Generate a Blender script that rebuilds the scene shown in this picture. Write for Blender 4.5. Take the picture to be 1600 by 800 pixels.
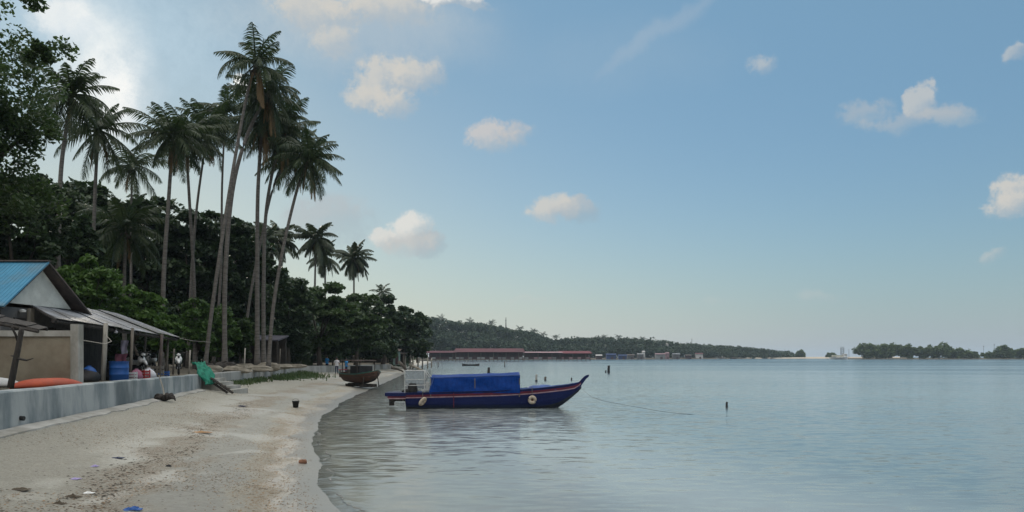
import bpy, math, random
import numpy as np
from mathutils import Vector, Matrix, noise as mnoise
R = math.radians
for o in list(bpy.data.objects): bpy.data.objects.remove(o)
sc = bpy.context.scene
COL = sc.collection
F = 1200.0; HOR = 557.0; CAMZ = 2.2      # focal length in photo pixels, horizon row, eye height

# ------------------------------------------------------------------ camera
cd = bpy.data.cameras.new("camera"); cam = bpy.data.objects.new("camera", cd); COL.objects.link(cam)
cam.location = (0, 0, CAMZ); cam.rotation_euler = (R(90), 0, 0)
cd.sensor_width = 36; cd.lens = 36*F/1600; cd.shift_y = (HOR-400)/1600; cd.clip_start = .1; cd.clip_end = 9000
sc.camera = cam
sc.render.resolution_x = 1024; sc.render.resolution_y = 512
sc.view_settings.view_transform = 'Standard'; sc.view_settings.look = 'None'
sc.view_settings.gamma = 1; sc.view_settings.use_curve_mapping = False
sc.view_settings.exposure = 0.0
sc.render.engine = 'CYCLES'
sc.cycles.max_bounces = 8; sc.cycles.transparent_max_bounces = 24; sc.cycles.volume_bounces = 0
sc.cycles.caustics_reflective = False; sc.cycles.caustics_refractive = False

SUN_AZ, SUN_EL = -27.5, 19.0             # degrees: azimuth from +Y towards +X, elevation
sd = bpy.data.lights.new("sun", 'SUN'); sun = bpy.data.objects.new("sun", sd); COL.objects.link(sun)
sd.energy = 1.5; sd.angle = R(8); sd.color = (1, .9, .76)
sdir = Vector((math.sin(R(SUN_AZ))*math.cos(R(SUN_EL)), math.cos(R(SUN_AZ))*math.cos(R(SUN_EL)), math.sin(R(SUN_EL))))
sun.rotation_euler = (-sdir).to_track_quat('-Z', 'Y').to_euler(); sun.location = (0, 0, 60)

# ------------------------------------------------------------------ node helper
class NT:
    def __init__(s, tree): s.t = tree; s.n = tree.nodes; s.l = tree.links
    def __call__(s, typ, ins=None, **kw):
        nd = s.n.new(typ)
        for k, v in kw.items(): setattr(nd, k, v)
        for k, v in (ins or {}).items():
            if isinstance(v, bpy.types.NodeSocket): s.l.new(v, nd.inputs[k])
            else: nd.inputs[k].default_value = v
        return nd
    def math(s, op, a, b=0.0, c=None, clamp=False):
        nd = s('ShaderNodeMath', operation=op, use_clamp=clamp)
        for i, v in enumerate((a, b, c)):
            if v is None: continue
            if isinstance(v, bpy.types.NodeSocket): s.l.new(v, nd.inputs[i])
            else: nd.inputs[i].default_value = v
        return nd.outputs[0]
    def mix(s, f, a, b, typ='RGBA', blend='MIX'):
        nd = s('ShaderNodeMix', data_type=typ, blend_type=blend) if typ == 'RGBA' else s('ShaderNodeMix', data_type=typ)
        idx = {'RGBA': (6, 7, 2), 'FLOAT': (2, 3, 0), 'VECTOR': (4, 5, 1)}[typ]
        for k, v in ((0, f), (idx[0], a), (idx[1], b)):
            if isinstance(v, bpy.types.NodeSocket): s.l.new(v, nd.inputs[k])
            else: nd.inputs[k].default_value = (tuple(v)+(1,)) if (k and typ == 'RGBA' and len(v) == 3) else v
        return nd.outputs[idx[2]]
    def ramp(s, v, lo, hi, smooth=True, a=0.0, b=1.0):
        nd = s('ShaderNodeMapRange', {'Value': v, 'From Min': lo, 'From Max': hi, 'To Min': a, 'To Max': b},
               interpolation_type='SMOOTHSTEP' if smooth else 'LINEAR')
        return nd.outputs[0]
    def noise(s, vec, scale, detail=4, rough=.55, dist=0.0):
        return s('ShaderNodeTexNoise', {'Vector': vec, 'Scale': scale, 'Detail': detail, 'Roughness': rough, 'Distortion': dist})

# ------------------------------------------------------------------ world: sky with clouds fixed to directions
W = bpy.data.worlds.new("World"); sc.world = W; W.use_nodes = True
w = NT(W.node_tree); w.n.clear()
sky = w('ShaderNodeTexSky', sky_type='NISHITA', sun_disc=False, sun_elevation=R(SUN_EL), sun_rotation=R(SUN_AZ),
        altitude=0, air_density=1.0, dust_density=.5, ozone_density=3.0)
SKYSTR = 0.13
tc = w('ShaderNodeTexCoord').outputs['Generated']
sep = w('ShaderNodeSeparateXYZ', {'Vector': tc})
cur = w('ShaderNodeVectorMath', {0: sky.outputs[0], 1: (SKYSTR*.79, SKYSTR*.895, SKYSTR*.84)}, operation='MULTIPLY').outputs[0]
# soft cap on sky brightness, dims the glare round the sun
lum = w('ShaderNodeRGBToBW', {'Color': cur}).outputs[0]
den = w.math('ADD', 1.0, w.math('MULTIPLY', w.math('MAXIMUM', w.math('SUBTRACT', lum, .30), 0.0), 1.1))
cur = w('ShaderNodeVectorMath', {0: cur, 'Scale': w.math('DIVIDE', 1.0, den)}, operation='SCALE').outputs[0]
cur = w.mix(w.ramp(sep.outputs[2], .08, .42, b=.65), cur, (.20, .368, .53))   # thin milky veil
# unseen bright cloud added behind the camera and overhead as fill light
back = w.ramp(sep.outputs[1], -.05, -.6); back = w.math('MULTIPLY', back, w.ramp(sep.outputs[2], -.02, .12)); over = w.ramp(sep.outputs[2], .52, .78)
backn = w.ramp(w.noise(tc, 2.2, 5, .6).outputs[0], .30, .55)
# pale tropical haze low over the horizon
hz = w.math('POWER', w.math('SUBTRACT', 1.0, w.math('ABSOLUTE', sep.outputs[2])), 9.0)
sunside = w('ShaderNodeVectorMath', {0: tc, 1: (math.sin(R(SUN_AZ)), math.cos(R(SUN_AZ)), 0)}, operation='DOT_PRODUCT').outputs['Value']
cur = w.mix(w.math('MULTIPLY', hz, .8), cur, w.mix(w.ramp(sunside, .55, 1.0), (.345, .42, .545), (.58, .60, .635)))
n1 = w.noise(tc, 13, 6, .62); n2 = w.noise(tc, 44, 9, .74)
warp = w('ShaderNodeVectorMath', {0: n1.outputs['Color'], 1: (.5, .5, .5)}, operation='SUBTRACT').outputs[0]
warp = w('ShaderNodeVectorMath', {0: warp, 'Scale': .055}, operation='SCALE').outputs[0]
wd = w('ShaderNodeVectorMath', {0: tc, 1: warp}, operation='ADD').outputs[0]
nn = w.math('SUBTRACT', w.math('ADD', w.math('MULTIPLY', n2.outputs[0], 1.5), w.math('MULTIPLY', n1.outputs[0], 1.0)), 1.26)
LIT, MID, GREY = (.63, .61, .565), (.47, .50, .52), (.33, .40, .46)
def cloud(px, py, hw, hh, alpha=.85, soft=.5, lit=LIT, dark=MID, rot=0, thr=.12, nz=3.4):
    global cur
    d = Vector(((px-800)/F, 1, (HOR-py)/F)); L = d.length; d.normalize()
    az = math.atan2(d.x, d.y); el = math.asin(d.z)
    m = w('ShaderNodeMapping', {'Vector': wd, 'Location': d, 'Rotation': (el, R(rot), -az),
          'Scale': (hw/F/L*1.25, 1.0, hh/F/L*1.25)}, vector_type='TEXTURE')
    g = w('ShaderNodeTexGradient', {'Vector': m.outputs[0]}, gradient_type='SPHERICAL').outputs[1]
    f = w.math('ADD', g, w.math('MULTIPLY', nn, w.math('MULTIPLY', g, nz, clamp=True)))
    a = w.ramp(f, thr, thr+soft, b=alpha)
    s = w('ShaderNodeSeparateXYZ', {'Vector': m.outputs[0]})
    sh = w.math('SUBTRACT', w.math('MULTIPLY', s.outputs[2], .9), w.math('MULTIPLY', s.outputs[0], .5))
    sh = w.ramp(w.math('ADD', sh, w.math('MULTIPLY', nn, .8)), -.5, .35)
    if nz > 2: a = w.math('MULTIPLY', a, w.math('ADD', .5, w.math('MULTIPLY', sh, .5)))
    cur = w.mix(a, cur, w.mix(sh, dark, lit))
# soft high veils
cloud(150, 70, 330, 190, .6, .9, (.54, .69, .79), (.46, .61, .72), thr=0, nz=.7)
cloud(162, 120, 75, 125, .75, 1.1, (1.1, 1.08, 1.02), (1.0, 1.0, .98), thr=0, nz=.7)
cloud(560, 30, 230, 80, .5, .7, (.55, .60, .62), (.50, .56, .60), thr=0, nz=.7)
cloud(1040, 40, 130, 16, .22, .8, (.5, .55, .6), (.5, .55, .6), rot=-35, thr=0, nz=.7)
cloud(960, 90, 200, 60, .10, .8, (.45, .55, .62), (.45, .55, .62), thr=0, nz=.7)
cloud(520, 345, 75, 48, .6, .6, MID, GREY, thr=.05)
cloud(500, 18, 90, 36); cloud(600, 15, 95, 34); cloud(520, 60, 44, 26, .7); cloud(710, 2, 60, 9, .9, .3, (.8, .79, .76))
cloud(105, 35, 60, 42, .7, .6, (.95, .95, .92), (.8, .85, .88), nz=.9); cloud(186, 165, 30, 56, .8, .9, (1.0, .99, .95), (.9, .92, .92), thr=0, nz=1.5)
cloud(380, 132, 22, 18, .9, .4, (1.1, 1.08, 1.02), (.9, .9, .88))
for c in [(600, 128, 58, 40), (655, 120, 50, 34), (578, 150, 42, 22), (612, 165, 40, 24)]: cloud(*c, thr=.06)
cloud(770, 212, 44, 25, .8, .5, (.62, .585, .56)); cloud(806, 208, 32, 18, .7, .6, (.58, .55, .53))
cloud(672, 385, 30, 24, .7, .4, MID, GREY); cloud(640, 384, 50, 24, .85, .5, LIT, MID); cloud(650, 358, 34, 30, .9, .45, (.76, .745, .70))
cloud(612, 374, 32, 20, .85, .45, (.72, .71, .67))
cloud(905, 332, 38, 20, .7, .4, MID, GREY); cloud(872, 328, 42, 26, .85, .5, LIT, MID)
cloud(1345, 182, 52, 22, .5, .5, MID, (.42, .49, .53)); cloud(1425, 188, 90, 18, .45, .5, MID, (.40, .47, .52))
cloud(1446, 160, 26, 24, .65, .4, LIT, MID); cloud(1490, 180, 44, 24, .6, .45, MID, (.42, .49, .53))
cloud(1192, 97, 24, 17, .5, .7); cloud(1592, 300, 36, 34, .9); cloud(1585, 322, 44, 24, .85, .5, LIT, MID)
cloud(1545, 393, 22, 11, .4, .7); cloud(1594, 88, 24, 15, .5); cloud(1280, 463, 40, 14, .18); cloud(1120, 465, 30, 9, .1)
cloud(830, 470, 50, 9, .15)
cur = w.mix(w.math('MULTIPLY', back, backn), cur, (.85, .85, .84))  # added front fill from behind the camera
cur = w.mix(w.math('MULTIPLY', over, backn), cur, (2.0, 1.96, 1.88))  # added overhead fill, above the view
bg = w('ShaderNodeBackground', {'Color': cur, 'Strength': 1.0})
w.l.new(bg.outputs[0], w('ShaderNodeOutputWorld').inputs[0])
W.cycles.sampling_method = 'MANUAL'; W.cycles.sample_map_resolution = 512

# ------------------------------------------------------------------ materials
def mat(name):
    m = bpy.data.materials.new(name); m.use_nodes = True; t = NT(m.node_tree); t.n.clear()
    t.out = t('ShaderNodeOutputMaterial'); t.m = m
    return m, t
def simple(name, c1, c2=None, scale=3, rough=.8, bump=0.0, bscale=30, stretch=(1, 1, 1), metal=0, spec=.3, detail=5, lo=.35, hi=.65, dirt=None):
    m, t = mat(name)
    tcn = t('ShaderNodeTexCoord').outputs['Object']
    mp = t('ShaderNodeMapping', {'Vector': tcn, 'Scale': stretch}).outputs[0]
    c2 = c2 or tuple(x*.7 for x in c1)
    n = t.noise(mp, scale, detail, .6)
    col = t.mix(t.ramp(n.outputs[0], lo, hi), c1, c2)
    if dirt:
        n3 = t.noise(mp, scale*.35, 5, .7)
        col = t.mix(t.ramp(n3.outputs[0], .48, .68, b=.85), col, dirt)
    bs = t('ShaderNodeBsdfPrincipled', {'Base Color': col, 'Roughness': rough, 'Metallic': metal, 'Specular IOR Level': spec})
    if bump:
        nb = t.noise(mp, bscale, 4, .6)
        t.l.new(t('ShaderNodeBump', {'Height': nb.outputs[0], 'Distance': bump, 'Strength': .8}).outputs[0], bs.inputs['Normal'])
    t.l.new(bs.outputs[0], t.out.inputs[0])
    return m
def leafmat(name, c1, c2, c3, trans=.3, nscale=.6, spec=.35):
    m, t = mat(name)
    tcn = t('ShaderNodeTexCoord').outputs['Object']
    g = t('ShaderNodeNewGeometry')
    n = t.noise(tcn, nscale, 3, .6)
    col = t.mix(t.ramp(n.outputs[0], .35, .65), c1, c2)
    col = t.mix(t.ramp(g.outputs['Random Per Island'], .45, 1.0, False, b=.8), col, c3)
    d = t('ShaderNodeBsdfPrincipled', {'Base Color': col, 'Roughness': .5, 'Specular IOR Level': spec})
    tr = t('ShaderNodeBsdfTranslucent', {'Color': t.mix(.5, col, (c2[0]*1.6, c2[1]*1.7, c2[2]))})
    mx = t('ShaderNodeMixShader', {0: trans, 1: d.outputs[0], 2: tr.outputs[0]})
    t.l.new(mx.outputs[0], t.out.inputs[0])
    return m
M = {}
M['palm'] = leafmat('palm_leaf', (.022, .042, .018), (.038, .062, .024), (.06, .075, .03), .25, 1.5)
M['palm_far'] = leafmat('palm_leaf_grey', (.028, .045, .024), (.045, .062, .032), (.07, .08, .045), .25, 1.5)
M['deadfrond'] = leafmat('dead_palm_leaf', (.16, .10, .05), (.20, .13, .06), (.24, .17, .08), .2, 2)
M['broad'] = leafmat('broad_leaf', (.028, .055, .022), (.05, .085, .028), (.07, .11, .038), .32, .8)
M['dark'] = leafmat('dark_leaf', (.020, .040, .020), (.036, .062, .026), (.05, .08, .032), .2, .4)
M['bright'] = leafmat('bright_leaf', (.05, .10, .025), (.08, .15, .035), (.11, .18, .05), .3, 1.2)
M['mangrove'] = leafmat('mangrove_leaf', (.045, .075, .03), (.09, .13, .05), (.13, .17, .07), .25, .09, .15)
M['far'] = leafmat('far_leaf', (.016, .032, .022), (.042, .066, .036), (.05, .07, .042), .12, .018, .08)
M['bark'] = simple('palm_bark', (.17, .155, .14), (.10, .09, .08), 2.5, .9, .01, 8, (1, 1, 5))
M['barkdark'] = simple('tree_bark', (.09, .075, .06), (.05, .042, .035), 3, .95, .02, 12, (1, 1, .4))
M['conc'] = simple('sea_wall_concrete', (.36, .38, .375), (.17, .20, .21), 1.1, .9, .012, 20, (1, 1, .42), dirt=(.095, .115, .12), lo=.38, hi=.62)
M['conc_pale'] = simple('pale_concrete', (.40, .39, .36), (.29, .28, .25), 2, .9, .008, 20, (1, 1, .5), dirt=(.2, .19, .16))
M['conc_far'] = simple('weathered_concrete', (.34, .34, .32), (.24, .24, .225), .9, .9, .008, 10, (1, 1, .4), dirt=(.15, .145, .12))
M['render'] = simple('tan_render', (.27, .235, .175), (.20, .165, .12), 1.1, .9, .004, 25, dirt=(.17, .12, .085))
M['white_wall'] = simple('white_plaster', (.66, .66, .60), (.54, .54, .49), 2, .85, 0, dirt=(.42, .41, .36))
M['grey_wall'] = simple('grey_block_wall', (.13, .13, .13), (.09, .09, .09), 2, .9, .01, 20)
M['wood'] = simple('grey_timber', (.17, .15, .125), (.09, .08, .068), 3, .9, .01, 14, (4, 4, .5))
M['pale_wood'] = simple('pale_timber', (.34, .32, .28), (.22, .20, .17), 3, .9, .01, 14, (4, 4, .5))
M['darkwood'] = simple('dark_timber', (.055, .048, .042), (.03, .027, .025), 4, .9, .01, 14, (3, 3, .6))
M['rust'] = simple('rusty_sheet', (.13, .10, .085), (.08, .065, .06), 2, .8, .01, 6, dirt=(.05, .045, .045))
def hullpaint():
    m, t = mat('blue_hull_paint'); o = t('ShaderNodeTexCoord').outputs['Object']; z = t('ShaderNodeSeparateXYZ', {'Vector': o}).outputs[2]
    st = t('ShaderNodeMapping', {'Vector': o, 'Scale': (.5, 1, 4)}).outputs[0]
    n = t.noise(st, 1.5, 6, .7).outputs[0]; n2 = t.noise(o, 9, 6, .75).outputs[0]
    col = t.mix(t.ramp(n, .35, .65), (.004, .009, .052), (.006, .013, .075))
    col = t.mix(t.math('MULTIPLY', t.ramp(n2, .58, .70), .7), col, (.03, .045, .12))
    seam = t.ramp(t.math('PINGPONG', t.math('ADD', z, t.math('MULTIPLY', n, .01)), .07), .006, .0)
    col = t.mix(t.math('MULTIPLY', seam, .8), col, (.002, .003, .012))
    grime = t.math('MULTIPLY', t.ramp(t.math('ADD', z, t.math('MULTIPLY', t.math('SUBTRACT', n2, .5), .3)), .22, .02), .75)
    col = t.mix(grime, col, (.018, .026, .03))
    bp = t('ShaderNodeBump', {'Height': t.math('SUBTRACT', n2, seam), 'Distance': .006, 'Strength': .8})
    bs = t('ShaderNodeBsdfPrincipled', {'Base Color': col, 'Roughness': .55, 'Specular IOR Level': .18, 'Normal': bp.outputs[0]})
    t.l.new(bs.outputs[0], t.out.inputs[0]); return m
M['hullblue'] = hullpaint()
M['hullred'] = simple('red_stripe_paint', (.12, .014, .032), (.08, .012, .026), 4, .6)
M['hullwhite'] = simple('pink_white_stripe_paint', (.42, .30, .32), (.30, .18, .20), 5, .55)
M['waterline'] = simple('dark_antifouling', (.012, .015, .03), (.02, .025, .03), 3, .6)
M['deckblue'] = simple('blue_deck_paint', (.05, .10, .28), (.03, .07, .20), 3, .6)
M['engine'] = simple('black_engine', (.02, .02, .022), (.035, .033, .03), 9, .55)
M['tyre_white'] = simple('whitewashed_tyre', (.50, .44, .36), (.30, .24, .18), 9, .85, .005, 20)
M['whitepole'] = simple('white_pole', (.52, .53, .52), (.38, .39, .38), 5, .6)
M['brownhull'] = simple('brown_hull_paint', (.10, .05, .035), (.06, .035, .028), 3, .8, .004, 12, (1, 1, 3), dirt=(.05, .04, .035))
M['greenhull'] = simple('green_trim_paint', (.035, .12, .10), (.022, .07, .06), 4, .7)
M['black'] = simple('black_plastic', (.012, .012, .013), (.02, .02, .02), 5, .6)
M['bluep'] = simple('blue_plastic', (.015, .085, .30), (.012, .07, .24), 3, .5, spec=.4)
M['white'] = simple('white_paint', (.78, .78, .76), (.66, .66, .64), 4, .5)
M['redp'] = simple('red_paint', (.35, .03, .03), (.25, .03, .03), 4, .5)
M['orange'] = simple('orange_hull', (.52, .10, .045), (.40, .075, .04), 3, .55, dirt=(.36, .10, .06))
M['green'] = simple('green_net', (.02, .22, .15), (.015, .15, .10), 6, .7, .02, 20)
M['lime'] = simple('lime_paint', (.22, .5, .06), (.2, .4, .08), 4, .5)
M['cloth_pink'] = simple('pink_cloth', (.30, .12, .17), (.22, .10, .15), 6, .9)
M['cloth_lilac'] = simple('lilac_cloth', (.38, .36, .46), (.30, .29, .38), 6, .9)
M['cloth_white'] = simple('white_cloth', (.6, .6, .62), (.45, .45, .48), 6, .9)
M['cloth_blue'] = simple('blue_cloth', (.04, .25, .55), (.03, .18, .42), 6, .9)
M['cloth_dark'] = simple('dark_cloth', (.03, .04, .08), (.02, .025, .05), 6, .9)
M['skin'] = simple('brown_skin', (.22, .12, .075), (.18, .10, .06), 6, .6)
M['hair'] = simple('black_hair', (.01, .009, .008), (.02, .018, .016), 20, .6)
M['stone'] = simple('beige_stone', (.30, .27, .22), (.20, .18, .145), 2.5, .95, .03, 6)
M['brick'] = simple('reddish_stone', (.25, .12, .07), (.16, .08, .05), 5, .9, .02, 12)
M['litter'] = simple('dark_litter', (.10, .075, .05), (.05, .045, .035), .8, .9)
M['pebble'] = simple('shell_grit', (.34, .23, .13), (.16, .11, .07), 3.5, .9)
M['redroof'] = simple('far_red_roof', (.095, .022, .03), (.07, .02, .026), .12, .7)
M['redroof2'] = simple('far_bright_red_roof', (.14, .024, .034), (.10, .022, .03), .12, .7)
M['pierwall'] = simple('pier_dark_red_wall', (.07, .04, .042), (.045, .032, .035), .3, .9)
M['pierwhite'] = simple('pier_white_panel', (.26, .27, .27), (.16, .165, .17), .3, .8)
M['pier_pink'] = simple('pink_panel', (.30, .19, .21), (.22, .14, .15), .3, .8)
M['farblue'] = simple('far_blue_sheet', (.03, .06, .16), (.025, .04, .10), .4, .8)
M['farpale'] = simple('far_pale_wall', (.55, .54, .52), (.42, .41, .40), .4, .8)
M['farsand'] = simple('far_sand', (.48, .42, .33), (.40, .34, .27), .05, .95)
M['earth'] = simple('packed_earth', (.13, .11, .08), (.08, .07, .05), .6, .95, .02, 5, dirt=(.055, .05, .03))
M['grass'] = leafmat('grass_blade', (.035, .07, .022), (.06, .095, .03), (.09, .11, .05), .25, 1)
M['rope'] = simple('rope_fibre', (.12, .12, .11), (.08, .08, .075), 8, .9)
M['lilac'] = simple('lilac_plastic', (.35, .30, .50), (.3, .26, .45), 4, .6)
M['mast'] = simple('dark_mast', (.05, .05, .055), (.04, .04, .04), 1, .6)

def corrugated(name, c1, c2, axis, pitch, rough=.5, dirt=None, amp=.02):
    m, t = mat(name)
    tcn = t('ShaderNodeTexCoord').outputs['Object']
    n = t.noise(tcn, 1.2, 5, .7); n2 = t.noise(tcn, .5, 4, .6)
    col = t.mix(t.ramp(n.outputs[0], .35, .65), c1, c2)
    if dirt: col = t.mix(t.ramp(n2.outputs[0], .45, .6, b=.8), col, dirt)
    wv = t('ShaderNodeTexWave', {'Vector': tcn, 'Scale': math.pi/(10*pitch)*2}, wave_type='BANDS', bands_direction=axis)
    bp = t('ShaderNodeBump', {'Height': wv.outputs[1], 'Distance': amp, 'Strength': 1.0})
    bs = t('ShaderNodeBsdfPrincipled', {'Base Color': col, 'Roughness': rough, 'Normal': bp.outputs[0], 'Specular IOR Level': .4})
    t.l.new(bs.outputs[0], t.out.inputs[0])
    return m
M['blueroof'] = corrugated('blue_metal_roof', (.05, .23, .37), (.035, .18, .30), 'X', .25, .55, (.09, .17, .22), .025)
M['greyroof'] = corrugated('weathered_tin_roof', (.27, .285, .31), (.17, .18, .20), 'Y', .16, .5, (.10, .095, .09), .02)

def tarpmat():
    m, t = mat('blue_tarpaulin')
    tcn = t('ShaderNodeTexCoord').outputs['Object']
    n = t.noise(tcn, 1.1, 3, .5, .5); n2 = t.noise(tcn, 6, 4, .6)
    col = t.mix(t.ramp(n2.outputs[0], .35, .65), (.003, .028, .15), (.004, .038, .20))
    wv = t.noise(t('ShaderNodeMapping', {'Vector': tcn, 'Rotation': (0, R(35), 0), 'Scale': (1, 1, .18)}).outputs[0], 7, 3, .5)
    h = t.math('ADD', t.math('MULTIPLY', n.outputs[0], 2.0), wv.outputs[0])
    bp = t('ShaderNodeBump', {'Height': h, 'Distance': .06, 'Strength': .7})
    bs = t('ShaderNodeBsdfPrincipled', {'Base Color': col, 'Roughness': .55, 'Normal': bp.outputs[0], 'Specular IOR Level': .08})
    t.l.new(bs.outputs[0], t.out.inputs[0]); return m
M['tarp'] = tarpmat()
def filmmat():
    m, t = mat('translucent_net_sheet')
    tcn = t('ShaderNodeTexCoord').outputs['Object']
    n = t.noise(tcn, 5, 5, .7)
    d = t('ShaderNodeBsdfPrincipled', {'Base Color': (.30, .34, .36, 1), 'Roughness': .6})
    tr = t('ShaderNodeBsdfTransparent')
    mx = t('ShaderNodeMixShader', {0: t.ramp(n.outputs[0], .3, .7, a=.4, b=.8), 1: tr.outputs[0], 2: d.outputs[0]})
    t.l.new(mx.outputs[0], t.out.inputs[0]); return m
M['film'] = filmmat()

def sandmat():
    m, t = mat('beach_sand')
    p = t('ShaderNodeNewGeometry').outputs['Position']
    z = t('ShaderNodeSeparateXYZ', {'Vector': p}).outputs[2]
    big = t.noise(p, .35, 4, .6).outputs[0]
    st = t('ShaderNodeMapping', {'Vector': p, 'Scale': (1, .45, 1)}).outputs[0]
    mid = t.noise(st, 1.1, 6, .65, .4).outputs[0]
    fine = t.noise(p, 7, 7, .82).outputs[0]
    grit = t.noise(p, 30, 5, .85).outputs[0]
    foot = t.noise(p, 2.6, 3, .6).outputs[0]
    col = t.mix(t.ramp(fine, .3, .7), (.32, .302, .25), (.49, .468, .395))
    td = t('ShaderNodeAttribute', attribute_name='tide').outputs['Fac']
    td = t.math('ADD', td, t.math('MULTIPLY', t.math('SUBTRACT', mid, .5), .38))
    tri = lambda lo, c0, c1, hi: t.math('MULTIPLY', t.ramp(td, lo, c0), t.ramp(td, hi, c1))
    sp1 = t.math('ADD', grit, t.math('MULTIPLY', fine, .7))
    spk = t.ramp(sp1, .80, .92)
    # trampled, littered upper beach
    col = t.mix(t.math('MULTIPLY', t.math('MULTIPLY', t.ramp(td, .40, .60), t.ramp(sp1, .86, .98)), .6), col, (.17, .15, .12))
    # wrack line halfway up and shell grit above the water
    col = t.mix(t.math('MULTIPLY', t.math('MULTIPLY', tri(.36, .44, .52, .62), spk), .8), col, (.20, .14, .09))
    col = t.mix(t.math('MULTIPLY', t.math('MULTIPLY', tri(.03, .09, .17, .27), t.ramp(sp1, .78, .94)), .65), col, (.26, .175, .095))
    flat = tri(.22, .28, .36, .44)
    col = t.mix(t.math('MULTIPLY', flat, .45), col, (.31, .315, .295))
    # dark specks
    vo = t('ShaderNodeTexVoronoi', {'Vector': p, 'Scale': 7.0, 'Randomness': 1.0})
    sp = t.math('MULTIPLY', t.ramp(vo.outputs['Distance'], .16, .08), t.ramp(big, .42, .55))
    col = t.mix(t.math('MULTIPLY', sp, .8), col, (.09, .07, .055))
    # smooth damp flats
    flat = t.math('MULTIPLY', t.ramp(t.noise(st, .55, 3, .5, .3).outputs[0], .50, .60), t.ramp(z, .62, .40))
    col = t.mix(t.math('MULTIPLY', flat, .6), col, (.30, .305, .285))
    zz = t.math('ADD', z, t.math('MULTIPLY', t.math('SUBTRACT', mid, .5), .22))
    wet = t.ramp(zz, .11, .03)
    col = t.mix(t.math('MULTIPLY', wet, t.ramp(z, -.04, .0, b=.8)), col, (.21, .205, .185))
    col = t.mix(t.ramp(z, -.02, -.3), col, (.44, .43, .38))
    h = t.math('ADD', t.math('ADD', fine, t.math('MULTIPLY', grit, .5)), t.math('MULTIPLY', foot, 1.6))
    amt = t.math('MULTIPLY', t.math('SUBTRACT', 1.0, t.math('MULTIPLY', wet, .85)), t.math('SUBTRACT', 1.0, t.math('MULTIPLY', flat, .7)))
    bp = t('ShaderNodeBump', {'Height': h, 'Distance': .08, 'Strength': amt})
    rg = t.mix(wet, .92, .32, 'FLOAT')
    bs = t('ShaderNodeBsdfPrincipled', {'Base Color': col, 'Roughness': rg, 'Normal': bp.outputs[0], 'Specular IOR Level': .4})
    t.l.new(bs.outputs[0], t.out.inputs[0]); return m
M['sand'] = sandmat()

def watermat():
    m, t = mat('sea_water')
    p = t('ShaderNodeNewGeometry').outputs['Position']
    dep = t('ShaderNodeAttribute', attribute_name='depth').outputs['Fac']
    def wave(sx, sy, sc_, det, rot, dist=.3):
        mp = t('ShaderNodeMapping', {'Vector': p, 'Scale': (sx, sy, 1), 'Rotation': (0, 0, R(rot))}).outputs[0]
        return t.noise(mp, sc_, det, .55, dist)
    half = (.5, .5, .5)
    def slope(n, k): 
        v = t('ShaderNodeVectorMath', {0: n.outputs['Color'], 1: half}, operation='SUBTRACT').outputs[0]
        return t('ShaderNodeVectorMath', {0: v, 1: (k*.45, k, 0)}, operation='MULTIPLY').outputs[0]
    patch = wave(.22, 1, .045, 5, -4).outputs[0]     # calm and ruffled patches
    add = lambda a, b_: t('ShaderNodeVectorMath', {0: a, 1: b_}, operation='ADD').outputs[0]
    v = add(slope(wave(.30, 1, 6.0, 5, 6), .42), slope(wave(.30, 1, 1.1, 3, -10), .07))
    wy = t('ShaderNodeSeparateXYZ', {'Vector': p}).outputs[1]
    p_x = t('ShaderNodeSeparateXYZ', {'Vector': p}).outputs[0]
    v = t('ShaderNodeVectorMath', {0: v, 'Scale': t.ramp(t.math('ADD', t.math('MULTIPLY', wy, .25), p_x), 35, 190, a=1.0, b=6.0)}, operation='SCALE').outputs[0]   # wind reaches the open bay
    v = t('ShaderNodeVectorMath', {0: v, 'Scale': t.math('MULTIPLY', t.ramp(patch, .36, .58, a=.4, b=1.15), t.ramp(dep, -.02, .5, a=.8, b=1.0))}, operation='SCALE').outputs[0]
    nrm = t('ShaderNodeVectorMath', {0: add(v, (0, 0, 1))}, operation='NORMALIZE').outputs[0]
    fr = t('ShaderNodeFresnel', {'IOR': 1.33, 'Normal': nrm}).outputs[0]
    gl = t('ShaderNodeBsdfGlossy', {'Color': (.97, .985, 1, 1), 'Roughness': .13, 'Normal': nrm})
    op = t.ramp(dep, -.02, .8, b=1.0)
    sx = t('ShaderNodeSeparateXYZ', {'Vector': p}).outputs[0]
    offs = t.ramp(t.math('ADD', wy, t.math('MULTIPLY', sx, .8)), 30, 190)   # deeper water away from the beach
    bc = t.mix(t.ramp(dep, .3, 1.9), (.33, .355, .335), (.115, .165, .178))
    body = t('ShaderNodeBsdfDiffuse', {'Color': t.mix(offs, bc, (.025, .065, .085))})
    tr = t('ShaderNodeBsdfTransparent', {'Color': (.96, .98, .97, 1)})
    under = t('ShaderNodeMixShader', {0: op, 1: tr.outputs[0], 2: body.outputs[0]})
    mx = t('ShaderNodeMixShader', {0: fr, 1: under.outputs[0], 2: gl.outputs[0]})
    t.l.new(mx.outputs[0], t.out.inputs[0]); return m
M['water'] = watermat()

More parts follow.
